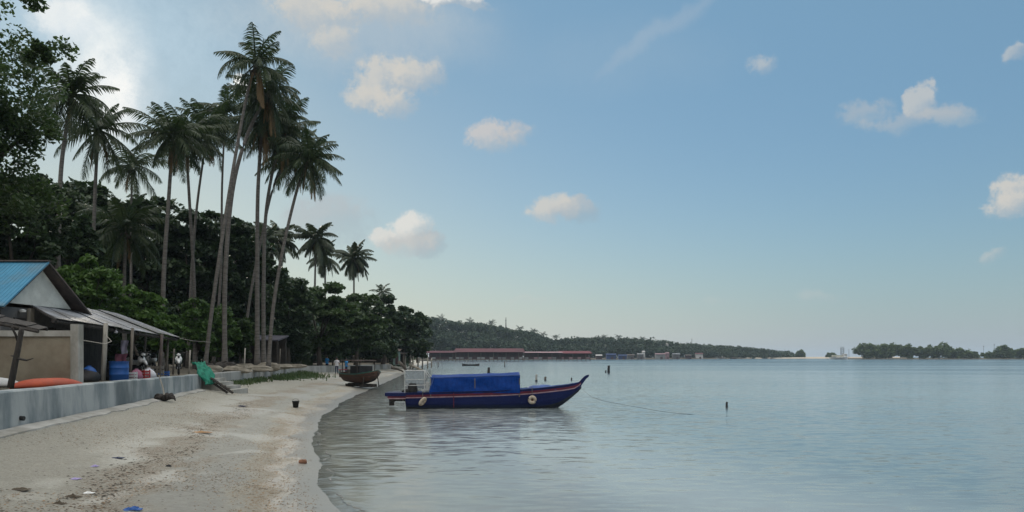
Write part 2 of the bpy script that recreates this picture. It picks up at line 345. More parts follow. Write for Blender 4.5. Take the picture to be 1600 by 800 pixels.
# ------------------------------------------------------------------ mesh helpers
def P(px, py, Y): return Vector(((px-800)/F*Y, Y, CAMZ-(py-HOR)/F*Y))
def link_mesh(name, me, parent=None, m=None):
    o = bpy.data.objects.new(name, me); COL.objects.link(o)
    if parent: o.parent = parent
    if m is not None:
        for x in (m if isinstance(m, (list, tuple)) else [m]): me.materials.append(M[x] if isinstance(x, str) else x)
    return o
class MB:
    def __init__(s): s.v = []; s.f = []; s.mi = []; s.cur = 0
    def add(s, vs, fs, mi=None):
        b = len(s.v); s.v += [tuple(v) for v in vs]; s.f += [tuple(b+i for i in f) for f in fs]
        s.mi += [s.cur if mi is None else mi]*len(fs); return s
    def box(s, c, d, rz=0, rx=0, ry=0, taper=1.0):
        x, y, z = d[0]/2, d[1]/2, d[2]/2
        mt = Matrix.Translation(Vector(c)) @ Matrix.Rotation(rz, 4, 'Z') @ Matrix.Rotation(ry, 4, 'Y') @ Matrix.Rotation(rx, 4, 'X')
        vs = [mt @ Vector((sx*x*(taper if sz > 0 else 1), sy*y*(taper if sz > 0 else 1), sz*z)) for sz in (-1, 1) for sy in (-1, 1) for sx in (-1, 1)]
        return s.add(vs, [(0, 2, 3, 1), (4, 5, 7, 6), (0, 1, 5, 4), (2, 6, 7, 3), (0, 4, 6, 2), (1, 3, 7, 5)])
    def tube(s, pts, rad, n=8, cap=True):
        pts = [Vector(p) for p in pts]; k = len(pts)
        if not hasattr(rad, '__len__'): rad = [rad]*k
        vs = []
        for i, p in enumerate(pts):
            t = (pts[min(i+1, k-1)]-pts[max(i-1, 0)]).normalized()
            up = Vector((0, 0, 1)) if abs(t.z) < .95 else Vector((1, 0, 0))
            a = t.cross(up).normalized(); b = t.cross(a)
            vs += [p+a*rad[i]*math.cos(2*math.pi*j/n)+b*rad[i]*math.sin(2*math.pi*j/n) for j in range(n)]
        fs = [(i*n+j, i*n+(j+1) % n, (i+1)*n+(j+1) % n, (i+1)*n+j) for i in range(k-1) for j in range(n)]
        if cap: fs += [tuple(range(n))[::-1], tuple((k-1)*n+j for j in range(n))]
        return s.add(vs, fs)
    def lathe(s, prof, c=(0, 0, 0), n=16):
        vs = [(c[0]+r*math.cos(2*math.pi*j/n), c[1]+r*math.sin(2*math.pi*j/n), c[2]+z) for r, z in prof for j in range(n)]
        k = len(prof)
        fs = [(i*n+j, i*n+(j+1) % n, (i+1)*n+(j+1) % n, (i+1)*n+j) for i in range(k-1) for j in range(n)]
        return s.add(vs, fs)
    def slab(s, quad, th):
        """thick sheet from a polygon of 3D points, thickness th along its normal (downwards)"""
        q = [Vector(p) for p in quad]; n = (q[1]-q[0]).cross(q[-1]-q[0]).normalized()
        if n.z < 0: n = -n
        k = len(q); vs = q+[p-n*th for p in q]
        return s.add(vs, [tuple(range(k)), tuple(range(2*k-1, k-1, -1))]+[(i, i+k, (i+1) % k+k, (i+1) % k) for i in range(k)])
    def build(s, name, m, parent=None, world=False, smooth=False):
        off = parent.location if (world and parent) else Vector((0, 0, 0))
        me = bpy.data.meshes.new(name)
        me.from_pydata([tuple(Vector(v)-off) for v in s.v], [], s.f)
        o = link_mesh(name, me, parent, m)
        if any(s.mi): me.polygons.foreach_set('material_index', s.mi)
        if smooth: me.polygons.foreach_set('use_smooth', [True]*len(me.polygons))
        me.update(); return o
def quads_mesh(name, V, m, parent=None, off=None, smooth=False):
    """V: (N,4,3) array of separate quads"""
    V = np.asarray(V, dtype=np.float32)
    if off is not None: V = V-np.array(off, dtype=np.float32)
    n = len(V); me = bpy.data.meshes.new(name)
    me.vertices.add(4*n); me.vertices.foreach_set('co', V.reshape(-1))
    me.loops.add(4*n); me.loops.foreach_set('vertex_index', np.arange(4*n, dtype=np.int32))
    me.polygons.add(n); me.polygons.foreach_set('loop_start', np.arange(0, 4*n, 4, dtype=np.int32))
    me.polygons.foreach_set('loop_total', np.full(n, 4, dtype=np.int32))
    me.update(calc_edges=True)
    return link_mesh(name, me, parent, m)
def tag(o, label=None, cat=None, group=None, kind=None):
    if label: o['label'] = label
    if cat: o['category'] = cat
    if group: o['group'] = group
    if kind: o['kind'] = kind
    return o
def thing(name, label, cat, loc=(0, 0, 0), group=None, rz=0):
    o = bpy.data.objects.new(name, None); COL.objects.link(o); o.location = loc; o.rotation_euler = (0, 0, rz)
    o.empty_display_size = .2
    return tag(o, label, cat, group)
def copy_thing(o, loc, label, rz=0, sc_=(1, 1, 1), parent=None):
    c = o.copy(); COL.objects.link(c); c.parent = parent
    if parent is None: c.location = loc; c.rotation_euler = (0, 0, rz); c.scale = sc_; c['label'] = label
    for ch in [x for x in list(COL.objects) if x.parent == o]: copy_thing(ch, None, None, parent=c)
    return c

# ------------------------------------------------------------------ shore profile
SY = [-8, 0, 5, 8, 10.9, 12.7, 15.3, 19.1, 26.9, 38.8, 55, 80, 147, 264, 330]
SX = [9, 4.2, .9, -1.3, -2.45, -3.1, -3.85, -4.95, -6.75, -8.4, -9.8, -12.0, -18.2, -28, -34]
WY = [-8, 6, 14, 33.6, 36, 60, 74, 84, 100, 112, 150, 264, 330]
WX = [-4.5, -7.4, -9.3, -13.7, -14.2, -18.0, -20.4, -19.6, -18.8, -17.6, -24, -36, -42]
WB = [.9, .9, .86, .77, .75, .65, .6, .5, .42, .4, .5, .6, .6]
WT = [1.6, 1.6, 1.56, 1.42, 1.4, 1.33, 1.26, 1.2, 1.12, 1.08, 1.1, 1.1, 1.1]
shoreX = lambda y: np.interp(y, SY, SX)+.05*np.sin(np.asarray(y)*.8+.7)+.025*np.sin(np.asarray(y)*1.7)+.012*np.sin(np.asarray(y)*4.1+1)
wallX = lambda y: np.interp(y, WY, WX)
def beachz(x, y):
    x = np.asarray(x, float); y = np.asarray(y, float)
    s = shoreX(y)-x; wdt = shoreX(y)-wallX(y); t = s/wdt; zb = np.interp(y, WY, WB)
    land = zb*(.62*t+.38*np.clip(t, 0, 2)**1.6)
    cus = (.016*np.sin(y*1.35+.6*x+1)+.014*np.sin(y*2.9-1.3*x)+.02*np.sin(.5*y+2.1*x))*np.clip(t*6, 0, 1)*np.clip(1.25-t, 0, 1)
    sea = np.maximum(-.10*(-s)-.004*s*s, -1.6)
    return np.where(s > 0, land+cus, sea)
def gz(x, y): return float(beachz(x, y))

# beach sheet
ys = np.concatenate([np.arange(-8, 6, .5), np.arange(6, 16, .07), np.arange(16, 30, .16), np.arange(30, 60, .4), np.arange(60, 120, 1), np.arange(120, 331, 4)])
nu = 150
us = np.linspace(-.02, 1, nu)
X = np.zeros((len(ys), nu)); Yg = np.repeat(ys[:, None], nu, 1)
for i, y in enumerate(ys):
    x0 = wallX(y)-.15; x1 = shoreX(y)+14
    X[i] = x0+(x1-x0)*np.linspace(0, 1, nu)**1.25
Z = beachz(X, Yg)
rngs = np.random.default_rng(5)
Z += np.where(X < shoreX(Yg)-.6, rngs.normal(0, .004, Z.shape), 0)
V = np.stack([X, Yg, Z], -1).reshape(-1, 3)
TT = (shoreX(Yg)-X)/(shoreX(Yg)-wallX(Yg))
fs = [(i*nu+j, i*nu+j+1, (i+1)*nu+j+1, (i+1)*nu+j) for i in range(len(ys)-1) for j in range(nu-1)]
me = bpy.data.meshes.new('sand_beach'); me.from_pydata(V.tolist(), [], fs); me.polygons.foreach_set('use_smooth', [True]*len(fs))
a_ = me.attributes.new('tide', 'FLOAT', 'POINT'); a_.data.foreach_set('value', TT.reshape(-1).astype(np.float32))
tag(link_mesh('sand_beach', me, None, 'sand'), 'pale sandy beach sloping down from the sea wall', kind='structure')

# sea: one sheet to the horizon, fine near the shore
xs = np.concatenate([[-4500, -1500, -500, -200, -90, -60], np.arange(-46, -9, .35), np.arange(-9, -.5, .07), np.arange(-.5, 10, .35), np.arange(10, 60, 3), [80, 140, 300, 700, 1800, 4500]])
yw = np.concatenate([[-60, -20], np.arange(-8, 8, .35), np.arange(8, 30, .11), np.arange(30, 45, .35), np.arange(45, 120, 1.5), np.arange(120, 340, 8), [400, 600, 1000, 1800, 3000, 5000]])
XX, YY = np.meshgrid(xs, yw)
D = np.where(YY < 335, -beachz(XX, np.clip(YY, -8, 330)), 2.0); D = np.where(XX > 40, 2.0, D)
off = XX-shoreX(YY)
ph = .22+.08*np.sin(YY*1.9)+.05*np.sin(YY*5.3+1)
ridge = .034*np.exp(-((off-ph)/.09)**2)*(.6+.4*np.sin(YY*2.3+.5))+.010*np.exp(-((off-.75-.12*np.sin(YY*1.3))/.14)**2)*(.5+.5*np.sin(YY*3.1))
ridge += .004*np.sin(off*9+1.6*np.sin(YY*1.1))*np.exp(-np.clip(off, 0, 9)/1.2)*(off > 0)
ZW = np.where((YY > 7) & (YY < 40) & (XX > -10) & (XX < 0), ridge, 0)
VW = np.stack([XX, YY, ZW], -1).reshape(-1, 3)
nx = len(xs)
fs = [(i*nx+j, i*nx+j+1, (i+1)*nx+j+1, (i+1)*nx+j) for i in range(len(yw)-1) for j in range(nx-1)]
me = bpy.data.meshes.new('sea_water'); me.from_pydata(VW.tolist(), [], fs)
me.polygons.foreach_set('use_smooth', [True]*len(fs)); at = me.attributes.new('depth', 'FLOAT', 'POINT'); at.data.foreach_set('value', D.reshape(-1).astype(np.float32))
tag(link_mesh('sea_water', me, None, 'water'), 'calm grey blue sea with small ripples', kind='structure')
# sea bed beyond the shallows
b = MB(); b.add([(-4500, -60, -1.75), (4500, -60, -1.75), (4500, 5000, -1.75), (-4500, 5000, -1.75)], [(0, 1, 2, 3)])
tag(b.build('seabed', 'earth'), 'muddy sea bed', kind='structure')

# raised land behind the wall
b = MB(); lys = list(np.arange(-8, 330, 4.0))
for y in lys:
    x0 = float(wallX(y)); z0 = float(np.interp(y, WY, WT))-.06
    b.v += [(x0-.12, y, z0-.05), (x0-3, y, z0+.02+.05*math.sin(y)), (x0-12, y, z0+.1), (x0-40, y, z0+.9), (x0-260, y, z0+2.5)]
for i in range(len(lys)-1):
    for j in range(4): b.f.append((i*5+j, (i+1)*5+j, (i+1)*5+j+1, i*5+j+1)); b.mi.append(0)
tag(b.build('ground', 'earth', smooth=True), 'flat packed earth behind the sea wall', kind='structure')
# far shore land
def strip(name, pts, m, label, top=.9, depth=150):
    b = MB(); k = len(pts)
    for (px, Y) in pts:
        x = (px-800)/F*Y; d = Vector((x, Y, 0)).normalized()
        b.v += [(x, Y, -1.0), (x+d.x*4, Y+d.y*4, top*.6), (x+d.x*16, Y+d.y*16, top), (x+d.x*depth, Y+d.y*depth, top+.5)]
    for i in range(k-1):
        for j in range(3): b.f.append((i*4+j, (i+1)*4+j, (i+1)*4+j+1, i*4+j+1)); b.mi.append(0)
    return tag(b.build(name, m), label, kind='structure')
strip('far_shore', [(500, 330), (640, 350), (700, 470), (800, 500), (900, 520), (1000, 560), (1100, 640), (1160, 700)], 'earth', 'low far shore under the forest')
strip('sandbar', [(1120, 690), (1200, 740), (1260, 760), (1330, 780), (1420, 700)], 'farsand', 'pale sandbar on the far side of the bay', 1.3)
strip('mangrove_shore', [(1320, 600), (1400, 590), (1480, 580), (1545, 590), (1600, 600), (1720, 620)], 'earth', 'muddy shore under the mangroves', .5)

# ------------------------------------------------------------------ sea walls
def wall(name, label, y0, y1, m, th=.34):
    yy = [y for y in np.arange(y0, y1+.01, 1.5)]
    if yy[-1] < y1-.2: yy.append(y1)
    b = MB(); rnd = random.Random(3)
    for y in yy:
        x = float(wallX(y)); zt = float(np.interp(y, WY, WT))+rnd.uniform(-.012, .012); zb = -.2
        b.v += [(x+.06, y, zb), (x, y, zt-.03), (x-.03, y, zt), (x-th+.03, y, zt), (x-th, y, zt-.03), (x-th, y, zb)]
    for i in range(len(yy)-1):
        for j in range(5): b.f.append((i*6+j, i*6+j+1, (i+1)*6+j+1, (i+1)*6+j)); b.mi.append(0)
    b.f += [tuple(range(6))[::-1], tuple((len(yy)-1)*6+j for j in range(6))]; b.mi += [0, 0]
    o = b.build(name, m); return tag(o, label, 'wall')
wall('sea_wall', 'stained grey concrete sea wall running from the left foreground to the steps', -6, 34, 'conc')
wall('sea_wall', 'farther sea wall of paler grey concrete curving behind the grass patch', 36.6, 84, 'conc_far')
wall('sea_wall', 'distant pale grey wall section behind the beached brown boat', 84.3, 112, 'conc_far')

def footing(name, lb, y0, y1, wd_):
    b = MB(); yy = np.arange(y0, y1, .8); rnd = random.Random(8)
    for y in yy:
        x = float(wallX(y))+.06; z = gz(x+.2, y); ww = wd_*rnd.uniform(.8, 1.15); b.v += [(x, y, z-.2), (x, y, z+.06+rnd.uniform(-.01, .015)), (x+ww, y, gz(x+ww, y)+.03), (x+ww+.03, y, gz(x+ww, y)-.1)]
    for i in range(len(yy)-1):
        for j in range(3): b.f.append((i*4+j, (i+1)*4+j, (i+1)*4+j+1, i*4+j+1)); b.mi.append(0)
    return tag(b.build(name, 'conc_pale'), lb, 'footing')
footing('wall_footing', 'pale concrete footing strip along the bottom of the near sea wall', 6, 33.5, .34)
for (px, Y, lb) in ((28, 14.75, 'small dark drain pipe stub low in the near sea wall at the far left'), (14, 14.3, 'dark crack stain piece near the top of the sea wall at far left')):
    x = float(wallX(Y)); b = MB(); zc = 1.02 if px == 28 else 1.0
    if px == 28:
        b.tube([(x-.05, Y, zc), (x+.10, Y, zc-.01)], .045, 10); tag(b.build('drain_pipe', 'black'), lb, 'pipe')
# ------------------------------------------------------------------ trees
def catmull(pts, n=8):
    pts = [Vector(p) for p in pts]; P_ = [pts[0]*2-pts[1]]+pts+[pts[-1]*2-pts[-2]]; out = []
    for i in range(1, len(P_)-2):
        a, b_, c, d = P_[i-1:i+3]
        for k in range(n):
            t = k/n
            out.append(.5*((2*b_)+(c-a)*t+(2*a-5*b_+4*c-d)*t*t+(3*b_-a-3*c+d)*t**3))
    out.append(pts[-1]); return out
def frond_quads(base, az, el, L, bend, rng, npair=30, wleaf=.055, droop=.6, side_bias=0, lfac=.26):
    """quads of one feather leaf"""
    out = []; p = Vector(base); e = el; seg = 14; pts = [p.copy()]; dirs = []
    twist = rng.uniform(-.25, .25)
    for i in range(seg):
        a = az+twist*i/seg
        d = Vector((math.cos(a)*math.cos(e), math.sin(a)*math.cos(e), math.sin(e)))
        dirs.append(d); p = p+d*(L/seg); pts.append(p.copy()); e = max(e-bend/seg*(1+i/seg*.7), -1.45)
    # rachis as a flat tapering strip pair
    for i in range(seg):
        d = dirs[i]; s = d.cross(Vector((0, 0, 1)));
        s = s.normalized() if s.length > .05 else Vector((1, 0, 0))
        w0 = .05*(1-i/seg)+.012; w1 = .05*(1-(i+1)/seg)+.012; u = s.cross(d)
        out.append((pts[i]-s*w0, pts[i]+s*w0, pts[i+1]+s*w1, pts[i+1]-s*w1))
        out.append((pts[i]-u*w0, pts[i]+u*w0, pts[i+1]+u*w1, pts[i+1]-u*w1))
    for k in range(npair):
        t = .12+.88*(k+.5)/npair; f = t*seg; i = min(int(f), seg-1)
        q = pts[i].lerp(pts[i+1], f-i); d = dirs[i]
        s = d.cross(Vector((0, 0, 1))); s = s.normalized() if s.length > .05 else Vector((1, 0, 0))
        ll = L*lfac*math.sin(math.pi*min(1, .18+t*.80))**.7*rng.uniform(.8, 1.1)
        for sg in (-1, 1):
            dd = (s*sg*.9+d*.65+Vector((0, 0, -droop*rng.uniform(.5, 1.3)))+Vector((rng.uniform(-.12, .12), rng.uniform(-.12, .12), 0))).normalized()
            tip = q+dd*ll; mid = q+dd*ll*.5+Vector((0, 0, .03*L*.3))
            tip.z -= ll*droop*.45
            wv = d*wleaf*rng.uniform(.8, 1.3)
            out.append((q-wv*.7, q+wv*.7, mid+wv, mid-wv))
            out.append((mid-wv, mid+wv, tip+wv*.15, tip-wv*.15))
    return out
def palm(label, path, Rc, seed, nf=24, far=False, dead=4, r0=.2, npair=30, low=-1.0, group='coconut palms behind the beach', coco=True, hang=0, top=(0, 0), mt=None):
    rng = random.Random(seed)
    pts = catmull(path, 8); base = Vector(path[0])
    t = thing('coconut_palm', label, 'palm tree', base, group)
    k = len(pts); rad = [r0*.8*(.60+.40*(1-i/(k-1)))*(1+.5*max(0, 1-i/2.0)) for i in range(k)]
    b = MB(); b.tube(pts, rad, 9); b.build('trunk', 'bark', t, True, True)
    c = pts[-1]; q = []; dq = []
    wl = .036*Rc/2.6 if not far else .075*Rc/2.6
    for i in range(nf):
        u = (i+.5)/nf; az = i*2.39996+rng.uniform(-.25, .25)
        el = 1.5-(1.5-low)*u**.95+rng.uniform(-.22, .22)
        L = Rc*rng.uniform(.82, 1.2)*(1 if u > .12 else .85)
        q += frond_quads(c+Vector((math.cos(az)*.1, math.sin(az)*.1, rng.uniform(-.1, .25))), az+rng.uniform(-.2, .2), el, L, rng.uniform(.5, 1.2)*(.6 if el < -.2 else 1), rng, npair, wl, rng.uniform(.30, .65)+.35*u)
    quads_mesh('crown', [[tuple(x) for x in f] for f in q], mt or ('palm_far' if far else 'palm'), t, base)
    if dead:
        for i in range(dead):
            az = rng.uniform(0, 6.28)
            dq += frond_quads(c+Vector((0, 0, -.15)), az, -1.05+rng.uniform(-.2, .15), Rc*rng.uniform(.6, .85), .5, rng, max(8, npair//2), wl*1.1, 1.2, lfac=.16)
        for i in range(hang):
            az = -1.2+rng.uniform(-.6, .9)
            dq += frond_quads(c+Vector((.25, -.1, -.2)), az, -1.3, Rc*rng.uniform(.8, 1.1), .3, rng, npair, wl*1.2, 1.6, lfac=.14)
        quads_mesh('dead_fronds', [[tuple(x) for x in f] for f in dq], 'deadfrond', t, base)
    if coco:
        b = MB()
        for i in range(9):
            az = rng.uniform(0, 6.28); cc = c+Vector((math.cos(az)*.18, math.sin(az)*.18, -.28-rng.uniform(0, .2)))
            prof = [(.02, -.16), (.11, -.10), (.15, 0), (.11, .10), (.02, .16)]
            b.lathe(prof, cc, 7)
        b.build('coconut_cluster', 'wood' if far else 'barkdark', t, True, True)
    return t
def leaves(C, S, rng, flat=.7, el=1.7):
    """rhombic leaves: centres (N,3), sizes (N,)"""
    n = len(C); nr = rng.normal(0, 1, (n, 3)); nr[:, 2] = np.abs(nr[:, 2])*flat+flat*.9
    nr /= np.linalg.norm(nr, axis=1)[:, None]
    a = rng.normal(0, 1, (n, 3)); a -= nr*(a*nr).sum(1)[:, None]; a /= np.linalg.norm(a, axis=1)[:, None]
    b_ = np.cross(nr, a); L = S[:, None]*.5*el; Wd = S[:, None]*.5
    return np.stack([C-a*L, C-b_*Wd+a*L*.15, C+a*L, C+b_*Wd+a*L*.15], 1)
def crown_pts(c, r, ncl, per, seed, cl=.3, flat=.55, hollow=.45, irregular=.25):
    rng = np.random.default_rng(seed)
    d = rng.normal(0, 1, (ncl, 3)); d /= np.linalg.norm(d, axis=1)[:, None]
    rad = hollow+(1-hollow)*rng.random(ncl)**.6; rad *= 1+irregular*rng.normal(0, .6, ncl).clip(-1, 1)
    cc = d*rad[:, None]*np.array(r)*(1-cl*.5); rm = (r[0]+r[1]+r[2])/3
    cs = rm*cl*rng.uniform(.55, 1.25, ncl)
    pts = []
    for i in range(ncl):
        g = rng.normal(0, 1, (per, 3)); g /= np.linalg.norm(g, axis=1)[:, None]
        g *= (rng.random(per)**.45)[:, None]*cs[i]; g[:, 2] *= flat
        g[:, 2] -= .25*(g[:, 0]**2+g[:, 1]**2)/max(cs[i], .1)
        pts.append(g+cc[i])
    return np.concatenate(pts)+np.array(c), cc+np.array(c), rng
def tree(name, label, cat, base, top_c, r, seed, m='broad', ncl=60, per=130, ls=.22, cl=.3, flat=.5, trunk=.25, group='trees behind the beach', hollow=.45, nlimb=9, irregular=.25):
    base = Vector(base); c = Vector(top_c)
    t = thing(name, label, cat, base, group)
    Pn, cc, rng = crown_pts(c, r, ncl, per, seed, cl, flat, hollow, irregular)
    keep = Pn[:, 2] > base.z+.05; Pn = Pn[keep]
    S = ls*rng.uniform(.6, 1.3, len(Pn))
    quads_mesh('crown', leaves(Pn, S, rng), m, t, base)
    b = MB(); rr = random.Random(seed)
    fork = base.lerp(c, .45 if (c.z-base.z) > r[2]*.8 else .2); fork += Vector((rr.uniform(-.3, .3), rr.uniform(-.3, .3), 0))
    b.tube(catmull([base-Vector((0, 0, .3)), base.lerp(fork, .5)+Vector((rr.uniform(-.15, .15), 0, 0)), fork], 4), [trunk*(1.3-.5*i/8) for i in range(9)], 8)
    idx = rr.sample(range(len(cc)), min(nlimb, len(cc)))
    for i in idx:
        e = Vector(cc[i]); 
        if e.z < fork.z: continue
        mdp = fork.lerp(e, .5)+Vector((0, 0, .12*(e-fork).length))
        b.tube([fork, mdp, e], [trunk*.5, trunk*.28, trunk*.08], 6)
    b.build('trunk', 'barkdark', t, True, True)
    return t

GL = 1.35
def pth(pts, Y, gz_=None):
    out = []
    for i, p in enumerate(pts):
        y = Y if len(p) < 3 else p[2]
        v = P(p[0], p[1], y)
        if i == 0 and gz_ is not None: v.z = gz_
        out.append(v)
    return out
palm('tallest coconut palm, leaning right with a brown hanging dead frond under its crown', pth([(320, 566), (333, 470), (360, 290), (384, 158), (399, 101)], 46, GL), 2.55, 11, nf=19, dead=3, hang=7, r0=.155, low=-.75, npair=32)
palm('tall coconut palm just right of the tallest, its curved trunk crossing behind it', pth([(351, 566), (352, 430), (363, 300), (385, 215), (418, 146)], 49, GL), 2.6, 12, nf=27, hang=2, r0=.2, low=-1.0)
palm('coconut palm with a straight vertical trunk rising between the leaning palms', pth([(402, 562), (402, 430), (403, 300), (410, 190)], 52, GL), 2.9, 13, nf=30, hang=2, r0=.21, dead=5)
palm('coconut palm directly right of the straight one, trunk nearly touching it', pth([(412, 562), (412, 440), (417, 320), (440, 205)], 54, GL), 3.1, 14, nf=31, hang=2, r0=.19, dead=4)
palm('thin coconut palm slanting right behind the two straight trunks', pth([(377, 560), (390, 470), (405, 390), (428, 290), (456, 245)], 58, GL), 3.2, 15, nf=26, r0=.14)
palm('rightmost tall coconut palm, pale trunk leaning right over the beach', pth([(419, 562), (427, 480), (444, 380), (466, 290), (482, 250)], 50, GL), 2.6, 16, nf=27, hang=2, r0=.16, dead=4, low=-1.15)
palm('coconut palm with feathery pale crown just left of the tallest palm', pth([(333, 560), (345, 430), (347, 290), (352, 180)], 60, GL), 2.9, 17, nf=24, r0=.14, dead=2)
palm('straight coconut palm standing left of the twin trunks, behind the tin roof', pth([(252, 560), (256, 430), (263, 320), (270, 215)], 47, GL), 2.65, 18, nf=28, r0=.19, dead=4)
palm('left twin coconut palm whose trunk crosses its neighbour', pth([(305, 560), (303, 440), (297, 330), (290, 215)], 52, GL), 2.7, 19, nf=26, r0=.17)
palm('right twin coconut palm whose trunk crosses its neighbour', pth([(293, 560), (300, 420), (308, 320), (324, 205)], 56, GL), 2.9, 20, nf=26, r0=.15)
palm('coconut palm with spiky upright crown beside the big leafy tree at far left', pth([(88, 560), (91, 400), (96, 260), (112, 150)], 42, GL), 2.75, 21, nf=26, r0=.19, dead=1)
palm('slender coconut palm with drooping crown, second from the far left', pth([(142, 560), (145, 420), (149, 290), (154, 206)], 47, GL), 2.7, 22, nf=26, r0=.17, dead=3, low=-1.2)
palm('coconut palm with only its upright crown showing above dark foliage', pth([(205, 560), (205, 400), (206, 260)], 60, GL), 2.8, 23, nf=20, r0=.15, dead=2)
palm('short wide coconut palm spreading low over the bushes behind the blue roof', pth([(196, 560), (194, 470), (196, 358)], 50, GL), 3.4, 24, nf=26, r0=.19, dead=2, low=-.9)
gF = 'coconut palms far along the beach'
palm('middle distance coconut palm seen between the tall straight trunks', pth([(414, 560), (414, 380)], 92, GL), 3.2, 31, far=True, r0=.2, npair=22, group=gF)
palm('middle distance coconut palm just right of the leaning pale trunk', pth([(444, 560), (442, 450), (438, 375)], 95, GL), 3.3, 32, far=True, r0=.2, npair=22, group=gF)
palm('distant coconut palm with tall narrow crown, taller of the right pair', pth([(492, 560), (492, 450), (494, 374)], 96, GL), 3.2, 33, far=True, r0=.2, npair=24, nf=28, low=-1.2, group=gF)
palm('distant coconut palm low behind the tall narrow crowned one', pth([(508, 560), (508, 460), (508, 402)], 104, GL), 2.8, 36, far=True, r0=.2, npair=20, nf=24, low=-1.2, group=gF)
palm('distant coconut palm with round brownish crown, rightmost of the near row', pth([(553, 560), (553, 470), (553, 404)], 108, GL), 3.1, 34, far=True, r0=.2, npair=24, nf=32, low=-1.3, dead=9, group=gF)
palm('small coconut palm crown poking out above the trees right of the brownish one', pth([(594, 560), (597, 458)], 135, GL), 2.3, 35, far=True, r0=.2, npair=16, nf=18, group=gF)

def ptree(label, px, ytop, ybot, hw, Y, seed, m='broad', name='broadleaf_tree', cat='tree', base_z=GL, ry=1.0, **kw):
    rx = hw*Y/F; rz = (ybot-ytop)/2/F*Y; c = P(px, (ytop+ybot)/2, Y)
    ground = base_z if Y < 300 else .6
    return tree(name, label, cat, (c.x, Y, ground), c, (rx, rx*ry, rz), seed, m, **kw)
# near left big tree
t0 = tree('broadleaf_tree', 'huge leafy tree filling the upper left corner above the blue roof', 'tree', (-22, 29, 1.5), (-21.5, 29, 11.6), (4.5, 4, 6.2), 51, 'broad', ncl=260, per=210, ls=.115, cl=.17, flat=.75, trunk=.45, nlimb=30, hollow=.12, irregular=.38)
Pn, cc, rg = crown_pts((-17.1, 28, 13.4), (.75, .6, .45), 6, 150, 7, .45, .7)
sp = quads_mesh('leaf_spray', leaves(Pn, .13*rg.uniform(.6, 1.3, len(Pn)), rg), 'broad', t0, t0.location)
Pn, cc, rg = crown_pts((-18.0, 28, 16.2), (1.0, .6, .8), 7, 150, 8, .45, .7)
quads_mesh('leaf_spray', leaves(Pn, .13*rg.uniform(.6, 1.3, len(Pn)), rg), 'broad', t0, t0.location)
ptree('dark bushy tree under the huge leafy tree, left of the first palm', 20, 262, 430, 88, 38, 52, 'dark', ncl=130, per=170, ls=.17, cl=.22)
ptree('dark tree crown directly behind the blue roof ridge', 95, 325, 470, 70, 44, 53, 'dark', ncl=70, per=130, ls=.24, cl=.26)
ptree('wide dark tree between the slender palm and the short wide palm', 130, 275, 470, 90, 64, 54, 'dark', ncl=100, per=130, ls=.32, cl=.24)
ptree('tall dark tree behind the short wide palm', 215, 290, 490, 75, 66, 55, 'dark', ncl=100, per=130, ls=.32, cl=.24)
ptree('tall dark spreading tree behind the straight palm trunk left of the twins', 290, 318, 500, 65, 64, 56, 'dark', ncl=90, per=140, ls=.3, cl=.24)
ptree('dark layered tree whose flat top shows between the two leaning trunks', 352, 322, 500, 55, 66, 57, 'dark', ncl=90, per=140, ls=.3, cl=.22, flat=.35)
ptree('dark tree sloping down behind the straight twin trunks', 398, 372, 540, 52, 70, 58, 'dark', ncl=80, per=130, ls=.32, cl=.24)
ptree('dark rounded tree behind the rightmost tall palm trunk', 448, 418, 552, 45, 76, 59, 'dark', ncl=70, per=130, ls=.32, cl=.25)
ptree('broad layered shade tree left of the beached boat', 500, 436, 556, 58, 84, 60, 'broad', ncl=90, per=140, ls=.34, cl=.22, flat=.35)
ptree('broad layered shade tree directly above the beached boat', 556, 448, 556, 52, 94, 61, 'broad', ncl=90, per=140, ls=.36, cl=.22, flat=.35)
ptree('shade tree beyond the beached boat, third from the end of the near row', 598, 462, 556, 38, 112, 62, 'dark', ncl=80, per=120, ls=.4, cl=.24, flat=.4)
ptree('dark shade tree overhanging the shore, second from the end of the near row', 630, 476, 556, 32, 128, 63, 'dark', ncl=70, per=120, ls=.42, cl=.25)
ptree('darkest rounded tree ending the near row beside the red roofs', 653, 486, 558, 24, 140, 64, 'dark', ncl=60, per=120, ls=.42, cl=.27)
gB = 'bushes behind the sea wall'
def bush(label, px, ytop, ybot, hw, Y, seed, m='bright', **kw):
    kw.setdefault('ncl', 50); kw.setdefault('per', 110); kw.setdefault('ls', .16); kw.setdefault('cl', .3)
    return ptree(label, px, ytop, ybot, hw, Y, seed, m, name='leafy_bush', cat='bush', group=gB, trunk=.08, **kw)
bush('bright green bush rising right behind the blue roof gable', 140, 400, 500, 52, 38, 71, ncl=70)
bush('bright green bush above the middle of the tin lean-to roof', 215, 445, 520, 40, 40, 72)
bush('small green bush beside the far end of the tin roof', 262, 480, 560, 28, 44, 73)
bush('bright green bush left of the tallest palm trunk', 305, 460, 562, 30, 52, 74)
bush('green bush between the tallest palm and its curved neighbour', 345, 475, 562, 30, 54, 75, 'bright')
bush('dull green bush right of the curved palm trunk', 378, 488, 562, 24, 56, 76, 'broad')
